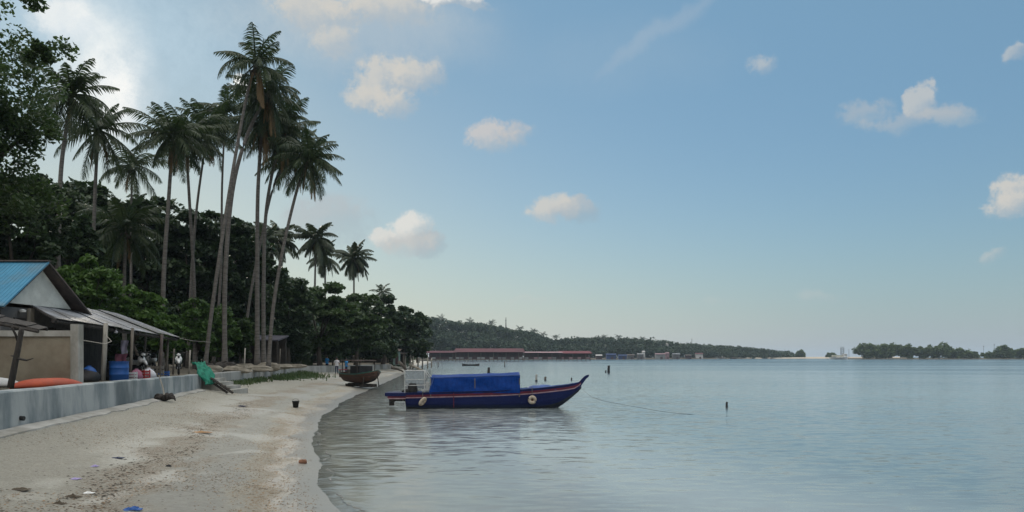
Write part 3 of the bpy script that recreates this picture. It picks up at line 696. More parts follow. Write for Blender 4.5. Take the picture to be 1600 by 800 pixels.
for i, (px, yt, hw, Y, lb) in enumerate([
    (180, 470, 60, 58, 'dark undergrowth bush behind the lean-to posts'),
    (255, 480, 55, 60, 'dark undergrowth bush behind the far end of the tin roof'),
    (325, 480, 50, 64, 'dark undergrowth bush behind the tallest palm foot'),
    (395, 490, 45, 68, 'dark undergrowth bush behind the straight twin trunks'),
    (60, 430, 75, 52, 'dark undergrowth bush behind the blue roofed house'),
    (450, 500, 45, 80, 'dark undergrowth bush behind the long low shed'),
    (520, 500, 45, 92, 'dark undergrowth bush under the broad layered shade tree'),
    (585, 505, 40, 106, 'dark undergrowth bush beyond the beached boat'),
    (640, 515, 30, 134, 'dark undergrowth bush near the end of the tree row')]):
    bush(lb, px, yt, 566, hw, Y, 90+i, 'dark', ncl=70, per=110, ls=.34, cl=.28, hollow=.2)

# far forest mass along the opposite shore
rng = np.random.default_rng(77)
RP = [640, 680, 700, 720, 750, 780, 800, 830, 850, 865, 880, 920, 960, 1000, 1040, 1060, 1100, 1160, 1200, 1225, 1245]
RT = [494, 498, 503, 505, 507, 511, 516, 520, 527, 533, 530, 529, 529, 531, 534, 537, 540, 543, 547, 551, 556]
RY = [330, 480, 490, 500, 510, 520, 520, 525, 530, 535, 540, 550, 560, 575, 600, 610, 650, 700, 730, 745, 760]
CP = []; CS = []
for i in range(1500):
    px = rng.uniform(640, 1240); d = rng.random(); Y = np.interp(px, RP, RY)+12+d*90
    yt = np.interp(px, RP, RT)+rng.normal(0, 1.4); zt = CAMZ+(HOR-yt)/F*Y
    frac = rng.random()**.55; r = rng.uniform(2.2, 4.2); z = max(1.5, zt*(.45+.55*frac if d < .4 else .6+.4*frac)*min(1, .55+.6*d)-r*.3)
    n = 46; g = rng.normal(0, 1, (n, 3)); g /= np.linalg.norm(g, axis=1)[:, None]; g *= (rng.random(n)**.4)[:, None]*r; g[:, 2] *= .75
    CP.append(g+np.array([(px-800)/F*Y, Y, z])); CS.append(np.full(n, 1.15))
for i in range(700):   # canopy line
    px = rng.uniform(640, 1240); Y = np.interp(px, RP, RY)+rng.uniform(50, 100)
    yt = np.interp(px, RP, RT)+abs(rng.normal(0, 1.5))-.5; z = CAMZ+(HOR-yt)/F*Y; r = rng.uniform(1.8, 3.6)
    for zz in (z-r*.6, max(z*.6, 2), max(z*.3, 1.5)):
        n = 34; g = rng.normal(0, 1, (n, 3)); g /= np.linalg.norm(g, axis=1)[:, None]; g *= (rng.random(n)**.4)[:, None]*r*(1 if zz > z*.7 else 1.6)
        CP.append(g+np.array([(px-800)/F*Y, Y, zz])); CS.append(np.full(n, 1.1))
CP = np.concatenate(CP); CS = np.concatenate(CS)
tag(quads_mesh('forest', leaves(CP, CS*rng.uniform(.6, 1.3, len(CS)), rng), 'far'), 'distant dark green forest along the opposite shore', 'forest', kind='stuff')
fp = [(690, 498, 'first palm crown above the far forest, nearest the dark tree row'), (735, 503, 'palm crown above the far forest over the left end of the red roof'),
      (768, 505, 'palm crown above the far forest left of the radio mast'), (812, 514, 'palm crown above the far forest right of the radio mast'),
      (834, 518, 'palm crown above the far forest over the right part of the long red roof'), (849, 523, 'lowest palm crown on the far forest slope before the dip'),
      (869, 527, 'palm crown above the far forest at the dip'), (943, 527, 'palm crown above the far forest past the end of the pier'),
      (966, 527, 'palm crown above the far forest over the blue shacks'), (1004, 530, 'palm crown above the far forest over the white shacks')]
fpo = None
for i, (px, py, lb) in enumerate(fp):
    Y = float(np.interp(px, RP, RY))+70; top = P(px, py, Y)
    if i < 2:
        fpo2 = palm(lb, [Vector((top.x, Y, 1.0)), Vector((top.x+.6, Y, top.z*.5)), top], 4.2, 200+i, nf=18, far=True, dead=0, coco=False, npair=10, r0=.3, group='palms above the far forest', mt='far')
        fpo2['h'] = top.z; fpo = fpo2 if i == 0 else fpo
    else:
        copy_thing(fpo, (top.x, Y, 1.0), lb, rz=i*1.3, sc_=(1, 1, top.z/fpo['h']))

rng = np.random.default_rng(78); CP = []
for i in range(620):
    Y = rng.uniform(92, 125); px = rng.uniform(-60, 470); zt = np.interp(px, [-60, 380, 470], [14, 13, 6])*rng.uniform(.05, 1); r = rng.uniform(1.6, 2.8)
    g = rng.normal(0, 1, (60, 3)); g /= np.linalg.norm(g, axis=1)[:, None]; g *= (rng.random(60)**.4)[:, None]*r
    CP.append(g+np.array([(px-800)/F*Y, Y, 1.4+zt]))
for i in range(420):
    Y = rng.uniform(138, 190); px = rng.uniform(420, 640); zt = np.interp(px, [420, 640], [9, 5])*rng.uniform(.02, 1); r = rng.uniform(1.8, 3.0)
    if (px-800)/F*Y > float(np.interp(Y, SY, SX))-3: continue
    g = rng.normal(0, 1, (60, 3)); g /= np.linalg.norm(g, axis=1)[:, None]; g *= (rng.random(60)**.4)[:, None]*r
    CP.append(g+np.array([(px-800)/F*Y, Y, 1.4+zt]))
CP = np.concatenate(CP)
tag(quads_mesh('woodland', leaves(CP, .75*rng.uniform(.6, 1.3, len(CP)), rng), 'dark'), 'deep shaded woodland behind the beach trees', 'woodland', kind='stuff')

# mangrove islands on the right
gM = 'mangroves on the right side of the bay'
for i, (px, yt, hw, Y, lb) in enumerate([
    (1361, 537, 24, 610, 'leftmost mangrove clump, beside the white boat'), (1393, 536, 24, 612, 'second mangrove clump from the white boat'),
    (1424, 539, 20, 604, 'low mangrove clump in the middle of the row'), (1447, 541, 14, 600, 'small low mangrove between two taller ones'),
    (1474, 536, 24, 600, 'tallest rounded mangrove in the row'), (1504, 546, 20, 604, 'low mangrove tapering off the right end of the row'),
    (1522, 550, 12, 606, 'lowest mangrove before the gap with the two poles'),
    (1553, 551, 16, 615, 'low mangrove strip right of the gap'), (1573, 541, 16, 612, 'rounded mangrove near the right edge beyond the gap'),
    (1600, 543, 14, 612, 'mangrove cut by the right edge of the picture'),
    (1252, 547, 8, 790, 'small round tree alone on the sandbar'), (1300, 551, 9, 800, 'low shrub on the sandbar left of the white boat')]):
    rx = hw*Y/F; ztop = CAMZ+(HOR-yt)/F*Y; c = Vector(((px-800)/F*Y, Y+rx*.4, ztop*.52))
    tree('mangrove', lb, 'mangrove', (c.x, c.y, .2), c, (rx*1.05, rx*.8, ztop*.5), 300+i, 'mangrove', ncl=45, per=75, ls=1.15, cl=.34, flat=.8, trunk=.35, group=gM, hollow=.3, nlimb=5)

# ------------------------------------------------------------------ blue roofed house
h = thing('blue_roofed_house', 'house at the left edge with bright blue metal roof and white gable', 'house', (-16.5, 24.6, 1.35))
gx = -15.35; yf, yr, ym = 22.9, 26.9, 24.9; ez, az_ = 3.82, 5.22
b = MB()
for (x, y0, y1) in ((gx, yf+.2, yr-.2),):
    b.box(((gx-10+gx)/2-.0, yf+.25, 2.6), (10, .16, 2.44)); b.box(((gx-10+gx)/2, yr-.25, 2.6), (10, .16, 2.44))
b.box((gx-.08, ym, 2.55), (.16, yr-yf-.66, 2.34)); b.build('wall', 'grey_wall', h, True)
b = MB(); b.add([(gx-.1, yf+.2, ez+.02), (gx-.1, yr-.2, ez+.02), (gx-.1, ym, az_-.08), (gx+.02, yf+.2, ez+.02), (gx+.02, yr-.2, ez+.02), (gx+.02, ym, az_-.08)],
      [(0, 2, 1), (3, 4, 5), (0, 1, 4, 3), (1, 2, 5, 4), (2, 0, 3, 5)]); b.build('gable', 'white_wall', h, True)
b = MB(); ov = .35
b.slab([(gx-11, yf-.25, ez-.12), (gx+ov, yf-.25, ez-.12), (gx+ov, ym, az_+.06), (gx-11, ym, az_+.06)], .05)
b.build('roof', 'blueroof', h, True)
b = MB(); b.slab([(gx-11, ym+.005, az_+.055), (gx+ov, ym+.005, az_+.055), (gx+ov, yr+.9, ez-.35), (gx-11, yr+.9, ez-.35)], .05)
b.box((gx-5.3, ym, az_+.075), (11.3, .22, .04)); b.build('rear_roof', 'rust', h, True)
b = MB()   # barge board
for (ya, za, yb, zb) in ((yf-.25, ez-.2, ym, az_-.02), (ym, az_-.02, yr+.9, ez-.43)):
    b.tube([(gx+ov-.02, ya, za), (gx+ov-.02, yb, zb)], .03, 4)
b.build('barge_board', 'darkwood', h, True)
b = MB(); b.box((gx+.06, 24.4, 3.35), (.1, .22, .75)); b.build('pillar', 'pale_wood', h, True)
b = MB(); b.box((gx+.03, 23.9, 3.15), (.05, .55, .5)); b.build('window', 'black', h, True)
b = MB(); b.lathe([(.02, -.05), (.09, -.04), (.10, .02), (.03, .05)], (gx+.12, 23.9, 3.62), 10); b.build('lamp', 'white', h, True)

# tin roofed lean-to
A_, B_, C_, D_ = Vector((-13.40, 22.6, 3.34)), Vector((-13.6, 31.4, 2.99)), Vector((-16.6, 32.3, 4.0)), Vector((-17.0, 26.2, 4.3))
lt = thing('lean_to_shelter', 'open lean-to with a sagging grey tin roof on timber posts beside the house', 'shelter', (-15, 27, 1.4))
b = MB(); rnd = random.Random(4); ns = 9
for i in range(ns):   # overlapping tin sheets, slightly uneven
    t0_, t1_ = i/ns, (i+1.06)/ns; e = rnd.uniform(-.05, .07); dz = rnd.uniform(-.015, .03)+i % 2*.012
    p = [A_.lerp(B_, t0_), A_.lerp(B_, min(t1_, 1)), D_.lerp(C_, min(t1_, 1)), D_.lerp(C_, t0_)]
    dr = (p[0]-p[3]).normalized()*e
    b.slab([p[0]+dr+Vector((0, 0, dz)), p[1]+dr+Vector((0, 0, dz-.01)), p[2]+Vector((0, 0, dz)), p[3]+Vector((0, 0, dz))], .015)
b.build('roof', 'greyroof', lt, True)
b = MB()
b.tube([A_+Vector((-.1, 0, -.1)), B_+Vector((-.1, 0, -.1))], .06, 6); b.tube([D_+Vector((0, 0, -.1)), C_+Vector((0, 0, -.1))], .06, 6)
for i in range(6):
    t_ = i/5; b.tube([A_.lerp(B_, t_)+Vector((0, 0, -.07)), D_.lerp(C_, t_)+Vector((0, 0, -.07))], .035, 5)
b.build('roof_beam', 'darkwood', lt, True)
for (px, Y, zt, wd_, m_) in ((163, 25.2, 3.3, .14, 'pale_wood'), (205, 26.9, 3.2, .10, 'wood'), (251, 29.6, 3.05, .11, 'rust'), (261, 30.9, 3.0, .08, 'wood'), (226, 31.8, 3.3, .08, 'wood')):
    x = (px-800)/F*Y; b = MB(); b.tube([(x-.06, Y, 1.2), (x, Y, (1.2+zt)/2), (x+.05, Y, zt)], [wd_*.62, wd_*.56, wd_*.5], 7); b.build('post', m_, lt, True, True)
b = MB(); b.box((-17.0, 28.6, 2.4), (.1, 6.6, 2.2)); b.box((-16.0, 25.3, 2.2), (1.9, .1, 1.9)); b.build('back_wall', 'darkwood', lt, True)
# clothes line, clothes
b = MB(); b.tube([(-14.6, 25.9, 2.65), (-14.0, 27.6, 2.6), (-13.9, 28.6, 2.66)], .008, 4); tag(b.build('clothes_line', 'rope'), 'thin clothes line strung under the tin lean-to roof', 'line')
def cloth(lb, px, pyt, pyb, Y, wpx, m_, seed, cat='cloth'):
    rnd = random.Random(seed); a = P(px-wpx/2, pyt, Y); c = P(px+wpx/2, pyb, Y); b = MB(); nx_, nz_ = 9, 9
    for k in (0, 1):
        for j in range(nz_):
            for i in range(nx_):
                u, v = i/(nx_-1), j/(nz_-1)
                b.v.append((a.x+(c.x-a.x)*(u-.5)*(1-.18*v)+(c.x-a.x)*.5+.02*math.sin(7*v+seed), Y+.05*math.sin(9*u+seed+2*v)*(.3+v)+k*.012, a.z+(c.z-a.z)*v*(1+.08*math.sin(5*u+seed))))
    N = nx_*nz_
    for k in (0, 1):
        for j in range(nz_-1):
            for i in range(nx_-1):
                q = [k*N+j*nx_+i, k*N+j*nx_+i+1, k*N+(j+1)*nx_+i+1, k*N+(j+1)*nx_+i]; b.f.append(tuple(q if k else q[::-1])); b.mi.append(0)
    return tag(b.build('hanging_cloth', m_, smooth=True), lb, cat, 'washing hung under the lean-to')
cloth('lilac and white shirt hanging under the tin roof', 194, 532, 552, 27.4, 13, 'cloth_lilac', 1)
cloth('dull pink cloth hanging below the lilac shirt', 189, 553, 570, 27.6, 20, 'cloth_pink', 2)
cloth('small white rag hanging near the front lean-to post', 181, 514, 520, 26.2, 3, 'cloth_white', 3)

# tan boundary wall with pillar
bw = thing('boundary_wall', 'tan rendered boundary wall with a pale cap below the blue roofed house', 'wall', (-13.6, 19.6, 1.3))
b = MB(); b.box((-14.5, 19.6, 2.0), (6.6, .14, 1.42)); b.build('panel', 'render', bw, True)
b = MB(); b.box((-14.5, 19.59, 2.785), (6.6, .22, .15)); b.build('cap', 'conc_pale', bw, True)
b = MB(); b.box((-11.09, 19.58, 2.03), (.20, .24, 1.98)); b.build('end_pillar', 'conc_pale', bw, True)
b = MB(); b.tube([(-11.0, 19.6, 2.62), (-11.4, 21.5, 2.55), (-12.2, 23.4, 2.66), (-13.36, 25.2, 2.95)], .012, 4); tag(b.build('cord', 'pale_wood'), 'sagging pale cord tied from the tan wall pillar to the lean-to post', 'cord')

# branch post and small awning at the left edge
t = thing('branch_post', 'dark crooked branch post propped in front of the tan wall', 'post', (-10.9, 17.0, 1.4))
b = MB(); b.tube(catmull([P(16, 606, 16.6), P(24, 565, 16.6), P(29, 540, 16.6), P(34, 513, 16.6)], 4), [.07, .068, .066, .064, .063, .062, .06, .058, .058, .056, .055, .055, .052], 7)
b.build('stem', 'darkwood', t, True, True)
b = MB(); b.tube([P(28, 560, 16.6), P(42, 563, 16.4), P(52, 560, 16.3)], [.03, .02, .008], 5)
b.build('twig', 'darkwood', t, True, True); b = MB(); b.tube([P(29, 535, 16.6), P(24, 522, 16.6), P(18, 511, 16.5)], [.035, .025, .02], 6); b.build('twig', 'darkwood', t, True, True); b = MB(); b.tube([P(28, 557, 16.6), P(17, 556, 16.7)], [.03, .012], 5); b.build('twig', 'darkwood', t, True, True)
aw = thing('awning', 'low dark weathered awning sloping down in front of the house at the left edge', 'awning', (-13, 17.5, 2.9))
b = MB()
q = [P(-90, 470, 18.4), P(74, 511, 18.4), P(60, 514, 17.2), P(-120, 478, 17.2)]
for i in range(10):
    a0, a1 = q[0].lerp(q[1], i/10), q[0].lerp(q[1], (i+1.04)/10); c0, c1 = q[3].lerp(q[2], i/10), q[3].lerp(q[2], (i+1.04)/10)
    d = Vector((0, 0, .012*(i % 3))); b.slab([a0+d, a1+d, c1+d, c0+d], .02)
b.build('sheet', 'darkwood', aw, True)
b = MB(); b.tube([q[3]-Vector((0, 0, .06)), q[2]-Vector((0, 0, .06))], .04, 6); b.build('pole', 'darkwood', aw, True); b = MB(); b.tube([q[0]-Vector((0, 0, .06)), q[1]-Vector((0, 0, .06))], .04, 6); b.build('pole', 'darkwood', aw, True)

# kayak-like hulls lying behind the sea wall
def lying_hull(name, lb, c, L, Wd, Hh, rz, m_, cat='boat'):
    b = MB(); n = 18; kk = 9
    for i in range(n+1):
        s = i/n*2-1; wv = Wd/2*(1-abs(s)**2.6)+.01; hv = Hh*(1-abs(s)**3*.75); lift = .1*s*s*Hh
        for j in range(kk):
            a = math.pi*j/(kk-1); b.v.append((s*L/2, -wv*math.cos(a), lift*0+hv*math.sin(a)**.8+.02))
        b.v.append((s*L/2, 0, .0))
    for i in range(n):
        for j in range(kk-1): b.f.append((i*(kk+1)+j, (i+1)*(kk+1)+j, (i+1)*(kk+1)+j+1, i*(kk+1)+j+1)); b.mi.append(0)
        b.f.append((i*(kk+1)+kk-1, (i+1)*(kk+1)+kk-1, (i+1)*(kk+1)+kk, i*(kk+1)+kk)); b.f.append((i*(kk+1)+kk, (i+1)*(kk+1)+kk, (i+1)*(kk+1), i*(kk+1))); b.mi += [0, 0]
    o = b.build(name, m_, smooth=True); o.location = c; o.rotation_euler = (0, 0, rz); return tag(o, lb, cat)
lying_hull('upturned_canoe', 'faded orange upturned canoe lying behind the sea wall below the tan wall', (-11.0, 18.2, 1.47), 1.9, .45, .2, R(70), 'orange')
lying_hull('upturned_canoe', 'white upturned canoe hull behind the sea wall at the left, left of the orange one', (-12.25, 17.9, 1.5), 1.5, .45, .2, R(10), 'white')
lying_hull('upturned_canoe', 'lime green canoe tip behind the sea wall at the very left edge', (-12.75, 17.0, 1.5), 1.1, .4, .2, R(5), 'lime')

# drums, buckets, motorbikes under the shelter
def drum(name, lb, px, Y, r, hgt, m_, cat, group=None):
    x = (px-800)/F*Y; z = 1.38; t = thing(name, lb, cat, (x, Y, z), group)
    b = MB(); b.lathe([(0, 0), (r*.94, 0), (r, .03), (r, hgt*.32), (r*1.03, hgt*.34), (r, hgt*.36), (r, hgt*.66), (r*1.03, hgt*.68), (r, hgt*.7), (r, hgt-.03), (r*1.04, hgt-.02), (r*1.04, hgt)], (0, 0, 0), 20)
    b.build('body', m_, t, smooth=True)
    b = MB(); b.lathe([(r*1.02, hgt-.04), (r*.96, hgt-.01), (0, hgt-.02)], (0, 0, 0), 20); b.build('lid', m_ if m_ != 'bluep' else 'deckblue', t); return t
drum('water_drum', 'bright blue plastic drum standing under the tin roof behind the sea wall', 186, 25.6, .30, .66, 'bluep', 'drum')
drum('water_drum', 'dark drum standing left of the bright blue one', 172, 25.9, .2, .6, 'black', 'drum')
def sack(name, lb, px, Y, w_, h_, m_, cat, seed, z=1.38):
    rnd = random.Random(seed); x = (px-800)/F*Y; b = MB(); n = 12; prof = [(0, 0), (.42, .0), (.5, .18), (.47, .45), (.38, .7), (.2, .88), (.1, .95), (.16, 1.0), (0, 1.0)]
    b.lathe([(r*w_, zz*h_) for r, zz in prof], (0, 0, 0), n)
    b.v = [(v[0]*(1+.12*math.sin(3*v[2]/h_*2+seed+i)), v[1]*(1+.12*math.cos(i*1.7)), v[2]) for i, v in enumerate(b.v)]
    o = b.build(name, m_, smooth=True); o.location = (x, Y, z); return tag(o, lb, cat)
sack('tarpaulin_bundle', 'blue tarpaulin bundle piled right of the tan wall pillar', 139, 24.6, .5, .36, 'bluep', 'bundle', 2, 1.55)
sack('rubbish_heap', 'dark heap of covered goods beneath the blue bundle', 136, 24.5, .8, .42, 'black', 'heap', 5)
def motorbike(lb, px, Y, rz, m_):
    t = thing('motorbike', lb, 'motorbike', ((px-800)/F*Y, Y, 1.37), 'motorbikes parked behind the sea wall', rz)
    for x in (-.62, .62):
        b = MB(); n = 20; pts = [(x+.27*math.cos(2*math.pi*i/n), 0, .3+.27*math.sin(2*math.pi*i/n)) for i in range(n+1)]; b.tube(pts, .045, 6, False)
        wh = b.build('wheel', 'black', t)
        b = MB(); [b.tube([(x, 0, .3), (x+.24*math.cos(a), 0, .3+.24*math.sin(a))], .012, 4) for a in np.arange(0, 6.2, .785)]; b.tube([(x, -.06, .3), (x, .06, .3)], .05, 8); b.build('rim', 'whitepole', wh)
    b = MB(); b.tube([(.5, 0, .95), (.62, 0, .3)], .035, 6); b.tube([(-.62, 0, .3), (-.2, 0, .42), (.35, 0, .5), (.5, 0, .9)], .05, 6); b.box((0, 0, .38), (.42, .24, .26)); b.build('frame', 'engine', t)
    b = MB(); b.tube([(.58, 0, .62), (.45, 0, .72), (.3, 0, .58), (-.05, 0, .56), (-.45, 0, .72), (-.85, 0, .7)], [.10, .15, .12, .12, .15, .05], 8)
    b.tube([(.88, 0, .52), (.75, 0, .62), (.6, 0, .64), (.42, 0, .6)], [.03, .07, .08, .04], 6); b.build('fairing', m_, t, smooth=True)
    b = MB(); b.tube([(.2, 0, .76), (-.1, 0, .80), (-.6, 0, .84), (-.8, 0, .85)], [.06, .11, .12, .06], 8); b.build('seat', 'black', t, smooth=True)
    b = MB(); b.tube([(.42, -.34, 1.02), (.5, -.12, .98), (.5, .12, .98), (.42, .34, 1.02)], .02, 6); b.build('handlebar', 'engine', t)
    b = MB(); b.lathe([(0, -.05), (.08, -.03), (.09, .03), (0, .07)], (.58, 0, .9), 8); b.build('headlight', 'white', t); return t
motorbike('white motorbike under the middle of the tin roof', 213, 29.5, R(-40), 'white')
motorbike('pale grey motorbike parked behind the white one near the end post', 236, 31.0, R(125), 'whitepole')
motorbike('white motorbike parked in the open just past the end of the tin roof', 279, 35.5, R(-66), 'white')
gC = 'crates and pots under the tin roof'
def crate(name, lb, px, Y, d, m_, rz=0, zz=1.38):
    t = thing(name, lb, 'crate', ((px-800)/F*Y, Y, zz), gC, rz)
    b = MB(); w2, d2, h2 = d[0]/2, d[1]/2, d[2]
    for sx in (-w2, w2):
        for sy in (-d2, d2): b.box((sx, sy, h2/2), (.035, .035, h2))
    for k in range(3):
        z_ = h2*(.18+.32*k)
        for sy in (-d2-.02, d2+.02): b.box((0, sy, z_), (d[0], .012, h2*.2))
        for sx in (-w2-.02, w2+.02): b.box((sx, 0, z_), (.012, d[1], h2*.2))
    b.box((0, 0, .03), (d[0]-.03, d[1]-.03, .02)); b.build('frame', m_, t); return t
crate('crate', 'pale plastic crate right of the bright blue drum under the tin roof', 203, 26.2, (.36, .3, .3), 'whitepole', .2)
crate('crate', 'reddish crate between the two middle lean-to posts', 222, 27.6, (.4, .3, .34), 'redp', -.2)
crate('crate', 'dark wooden crate beside the motorbikes under the tin roof', 243, 28.8, (.45, .35, .5), 'wood', .1)
crate('crate', 'small blue crate just behind the wall near the end post', 256, 29.6, (.34, .28, .26), 'bluep', .3)
sack('rice_sack', 'white sack slumped right of the reddish crate under the tin roof', 232, 28.0, .5, .42, 'cloth_white', 'sack', 7)
sack('rice_sack', 'dull pink sack left of the reddish crate under the tin roof', 213, 26.8, .45, .4, 'cloth_pink', 'sack', 9)
for i, (px, Y, pyt, lb) in enumerate([(296, 38, 547, 'thin grey pole behind the green net'), (271, 37, 545, 'thin pale pole just past the tin roof corner'), (382, 46, 544, 'short dark pole standing on the stone pile'), (437, 58, 545, 'thin post at the right end of the stone pile')]):
    x = (px-800)/F*Y; b = MB(); b.tube([(x-.03, Y, 1.25), (x, Y, 1.8), (x+.04, Y, CAMZ+(HOR-pyt)/F*Y)], .04, 6); tag(b.build('pole', 'wood' if i % 2 else 'pale_wood', smooth=True), lb, 'pole')
# wire from shelter to tree
b = MB(); b.tube([(-13.6, 31.4, 2.95), (-16.2, 39, 2.99), (-18.0, 45.9, 3.05)], .012, 4); tag(b.build('wire', 'pale_wood'), 'thin wire stretched from the tin roof corner to the tallest palm', 'wire')

# steps and green net
st = thing('concrete_steps', 'pale concrete steps going down from the sea wall to the sand', 'steps', (-13.7, 35, .7))
for i in range(5):
    b = MB(); xx = -14.1+.34*i; b.box((xx+.17, 35.1, (.3+1.36-.16*i)/2), (.36, 1.9, 1.36-.16*i-.3)); b.build('step', 'conc_pale', st, True)
def drape(name, lb, pts, w_, m_, cat, seed):
    """net thrown over the wall edge: strip along pts with folds"""
    pts = catmull(pts, 6); b = MB(); nw = 13
    for i, p in enumerate(pts):
        d = (pts[min(i+1, len(pts)-1)]-pts[max(i-1, 0)]).normalized(); s = d.cross(Vector((.8, -.6, .2))).normalized(); nrm = s.cross(d)
        if nrm.y > 0: nrm = -nrm
        for j in range(nw):
            u = j/(nw-1)-.5; f = .06*math.sin(j*2.1+seed+i*.3)+.03*math.sin(i*1.3+j)
            b.v.append(tuple(p+s*w_*u*(1-.3*math.sin(i*.5))+nrm*(f+.07)))
    for i in range(len(pts)-1):
        for j in range(nw-1): b.f.append((i*nw+j, i*nw+j+1, (i+1)*nw+j+1, (i+1)*nw+j)); b.mi.append(0)
    o = b.build(name, m_, smooth=True); sol = o.modifiers.new('thick', 'SOLIDIFY'); sol.thickness = .02
    return tag(o, lb, cat)
drape('fishing_net', 'green fishing net draped over the sea wall beside the steps', [(-13.95, 34.1, 1.88), (-13.65, 33.9, 1.62), (-13.35, 33.7, 1.25), (-13.2, 33.6, .95)], .62, 'green', 'net', 1)
# collapsed dark planks below net
cp = thing('broken_ladder', 'dark broken timber ladder leaning from the wall beside the green net', 'ladder', (-13.1, 34, .7))
for k, (o1, o2) in enumerate(((0, 0), (.35, -.3))):
    b = MB(); b.tube([(-13.5+o1, 33.9+o2, 1.25), (-12.35+o1, 33.3+o2, gz(-12.35, 33.3)+.06)], .055, 5); b.build('rail', 'darkwood', cp, True)
for k in range(5):
    u = .12+k*.19; b = MB(); b.tube([(-13.5+1.15*u, 33.9-.6*u, 1.27-.5*u), (-13.15+1.15*u, 33.6-.6*u, 1.27-.5*u)], .03, 5); b.build('rung', 'wood', cp, True)
# stump/driftwood against the wall
dw = thing('driftwood', 'dark tangled driftwood root lying against the foot of the near sea wall', 'driftwood', (-11.35, 25.1, .8))
x0, y0 = -11.35, 25.1; z0 = gz(x0, y0)
b = MB(); rnd = random.Random(9)
for i in range(9):
    a = i*.75; b.tube(catmull([(x0, y0, z0+.08), (x0+.25*math.cos(a), y0+.15*math.sin(a), z0+.12+rnd.uniform(0, .12)), (x0+.45*math.cos(a)*rnd.uniform(.6, 1.1), y0+.28*math.sin(a), z0+rnd.uniform(.0, .12))], 3), [.09, .08, .07, .06, .045, .03, .015], 6)
b.build('root', 'darkwood', dw, True, True)
b = MB(); b.tube([(x0, y0, z0+.15), (x0-.12, y0+.1, z0+.5), (x0-.25, y0+.12, z0+.86)], [.03, .025, .015], 6); b.build('stick', 'pale_wood', dw, True)

# rock and slab pile behind the farther wall
rnd = random.Random(12)
def rock(name, lb, c, d, m_, cat, seed, group=None, rz=0):
    b = MB(); n, k = 9, 6; rr = random.Random(seed)
    for i in range(k+1):
        ph = math.pi*i/k
        for j in range(n):
            a = 2*math.pi*j/n; q = 1+rr.uniform(-.16, .16)
            sx = abs(math.cos(a))**.75*math.copysign(1, math.cos(a)); sy = abs(math.sin(a))**.75*math.copysign(1, math.sin(a))
            b.v.append((sx*math.sin(ph)**.6*d[0]/2*q, sy*math.sin(ph)**.6*d[1]/2*q, math.cos(ph)*d[2]/2*q))
    for i in range(k):
        for j in range(n): b.f.append((i*n+j, (i+1)*n+j, (i+1)*n+(j+1) % n, i*n+(j+1) % n)); b.mi.append(0)
    o = b.build(name, m_); o.location = c; o.rotation_euler = (0, 0, rz); return tag(o, lb, cat, group)
gR = 'stones piled behind the farther sea wall'
for i, (px, py, Y, w_, hh, lb) in enumerate([
    (330, 566, 40, 1.1, .5, 'pale stone right at the foot of the tallest palm'), (368, 567, 44, 1.9, .45, 'long pale stone slab right of the curved palm foot'),
    (398, 569, 48, 2.2, .4, 'long low stone at the feet of the twin straight palms'), (380, 565, 52, 1.6, .5, 'stone slab behind the long pale one'),
    (420, 566, 52, 1.7, .6, 'tallest whitish boulder of the pile'), (437, 569, 56, 1.8, .4, 'flat pale boulder at the right end of the pile'),
    (408, 563, 55, 1.1, .4, 'small stone on top of the pile beside the whitish boulder'), (455, 569, 62, 2.4, .35, 'last flat slab of the pile before the grass patch')]):
    c = P(px, py, Y); rock('boulder', lb, (c.x, Y, 1.32+hh*.3), (w_, .9, hh), 'stone', 'boulder', i, gR, rnd.uniform(-.3, .3))
rock('burnt_stump', 'black burnt stump at the foot of the tallest palm', ((322-800)/F*43, 43, 1.5), (1.0, .8, .7), 'darkwood', 'stump', 31)
rock('burnt_stump', 'black burnt stump at the foot of the curved palm right of the tallest', ((352-800)/F*44, 44, 1.5), (1.3, .8, .8), 'darkwood', 'stump', 32)

# long shed under the trees
M['shedroof'] = simple('purple_grey_roof', (.075, .07, .085), (.05, .048, .06), 1, .8)
sh = thing('long_shed', 'long low dark shed with a purple grey roof behind the palm trunks', 'shed', (-25, 70, 1.35))
b = MB(); b.slab([(-22.2, 62, 3.62), (-18.9, 62, 3.55), (-19.2, 66, 4.0), (-23.0, 66, 4.05)], .12); b.build('roof', 'shedroof', sh, True)
b = MB(); b.box((-21.1, 65.6, 2.5), (3.6, .2, 2.5)); b.build('wall', 'darkwood', sh, True)
for i in range(5):
    b = MB(); b.box((-22.0+i*.75, 62.2, 2.4), (.12, .12, 2.3)); b.build('post', 'darkwood', sh, True)
def shed(lb, px0, px1, pytop, Y, dpt, roofm='rust', wallm='darkwood', postm='wood', group=None, z0=1.1, rise=.35):
    xa, xb = (px0-800)/F*Y, (px1-800)/F*Y; zt = CAMZ+(HOR-pytop)/F*Y; xm = (xa+xb)/2
    s = thing('stilt_shed' if group else 'shed', lb, 'shed', (xm, Y, z0), group)
    b = MB(); b.slab([(xa-.2, Y-.4, zt-rise), (xb+.2, Y-.4, zt-rise), (xb+.2, Y+dpt, zt), (xa-.2, Y+dpt, zt)], .1); b.build('roof', roofm, s, True)
    b = MB(); b.box((xm, Y+dpt*.6, (z0+zt)/2-.1), (xb-xa-.2, .15, zt-z0-.5)); b.build('wall', wallm, s, True)
    n = max(2, int((xb-xa)/2))
    for i in range(n+1):
        b = MB(); b.box((xa+.1+(xb-xa-.2)*i/n, Y, (z0+zt-rise)/2), (.16, .16, zt-rise-z0-.1)); b.build('post', postm, s, True)
    return s
shed('low open shed with pale roof edge behind the beached boat', 563, 604, 546, 118, 4, 'greyroof')
shed('dark open shed right of the pale edged one under the trees', 606, 632, 549, 126, 4)
shed('dark red boarded hut at the end of the beach trees', 622, 632, 545, 132, 3, 'redroof', 'pierwall')
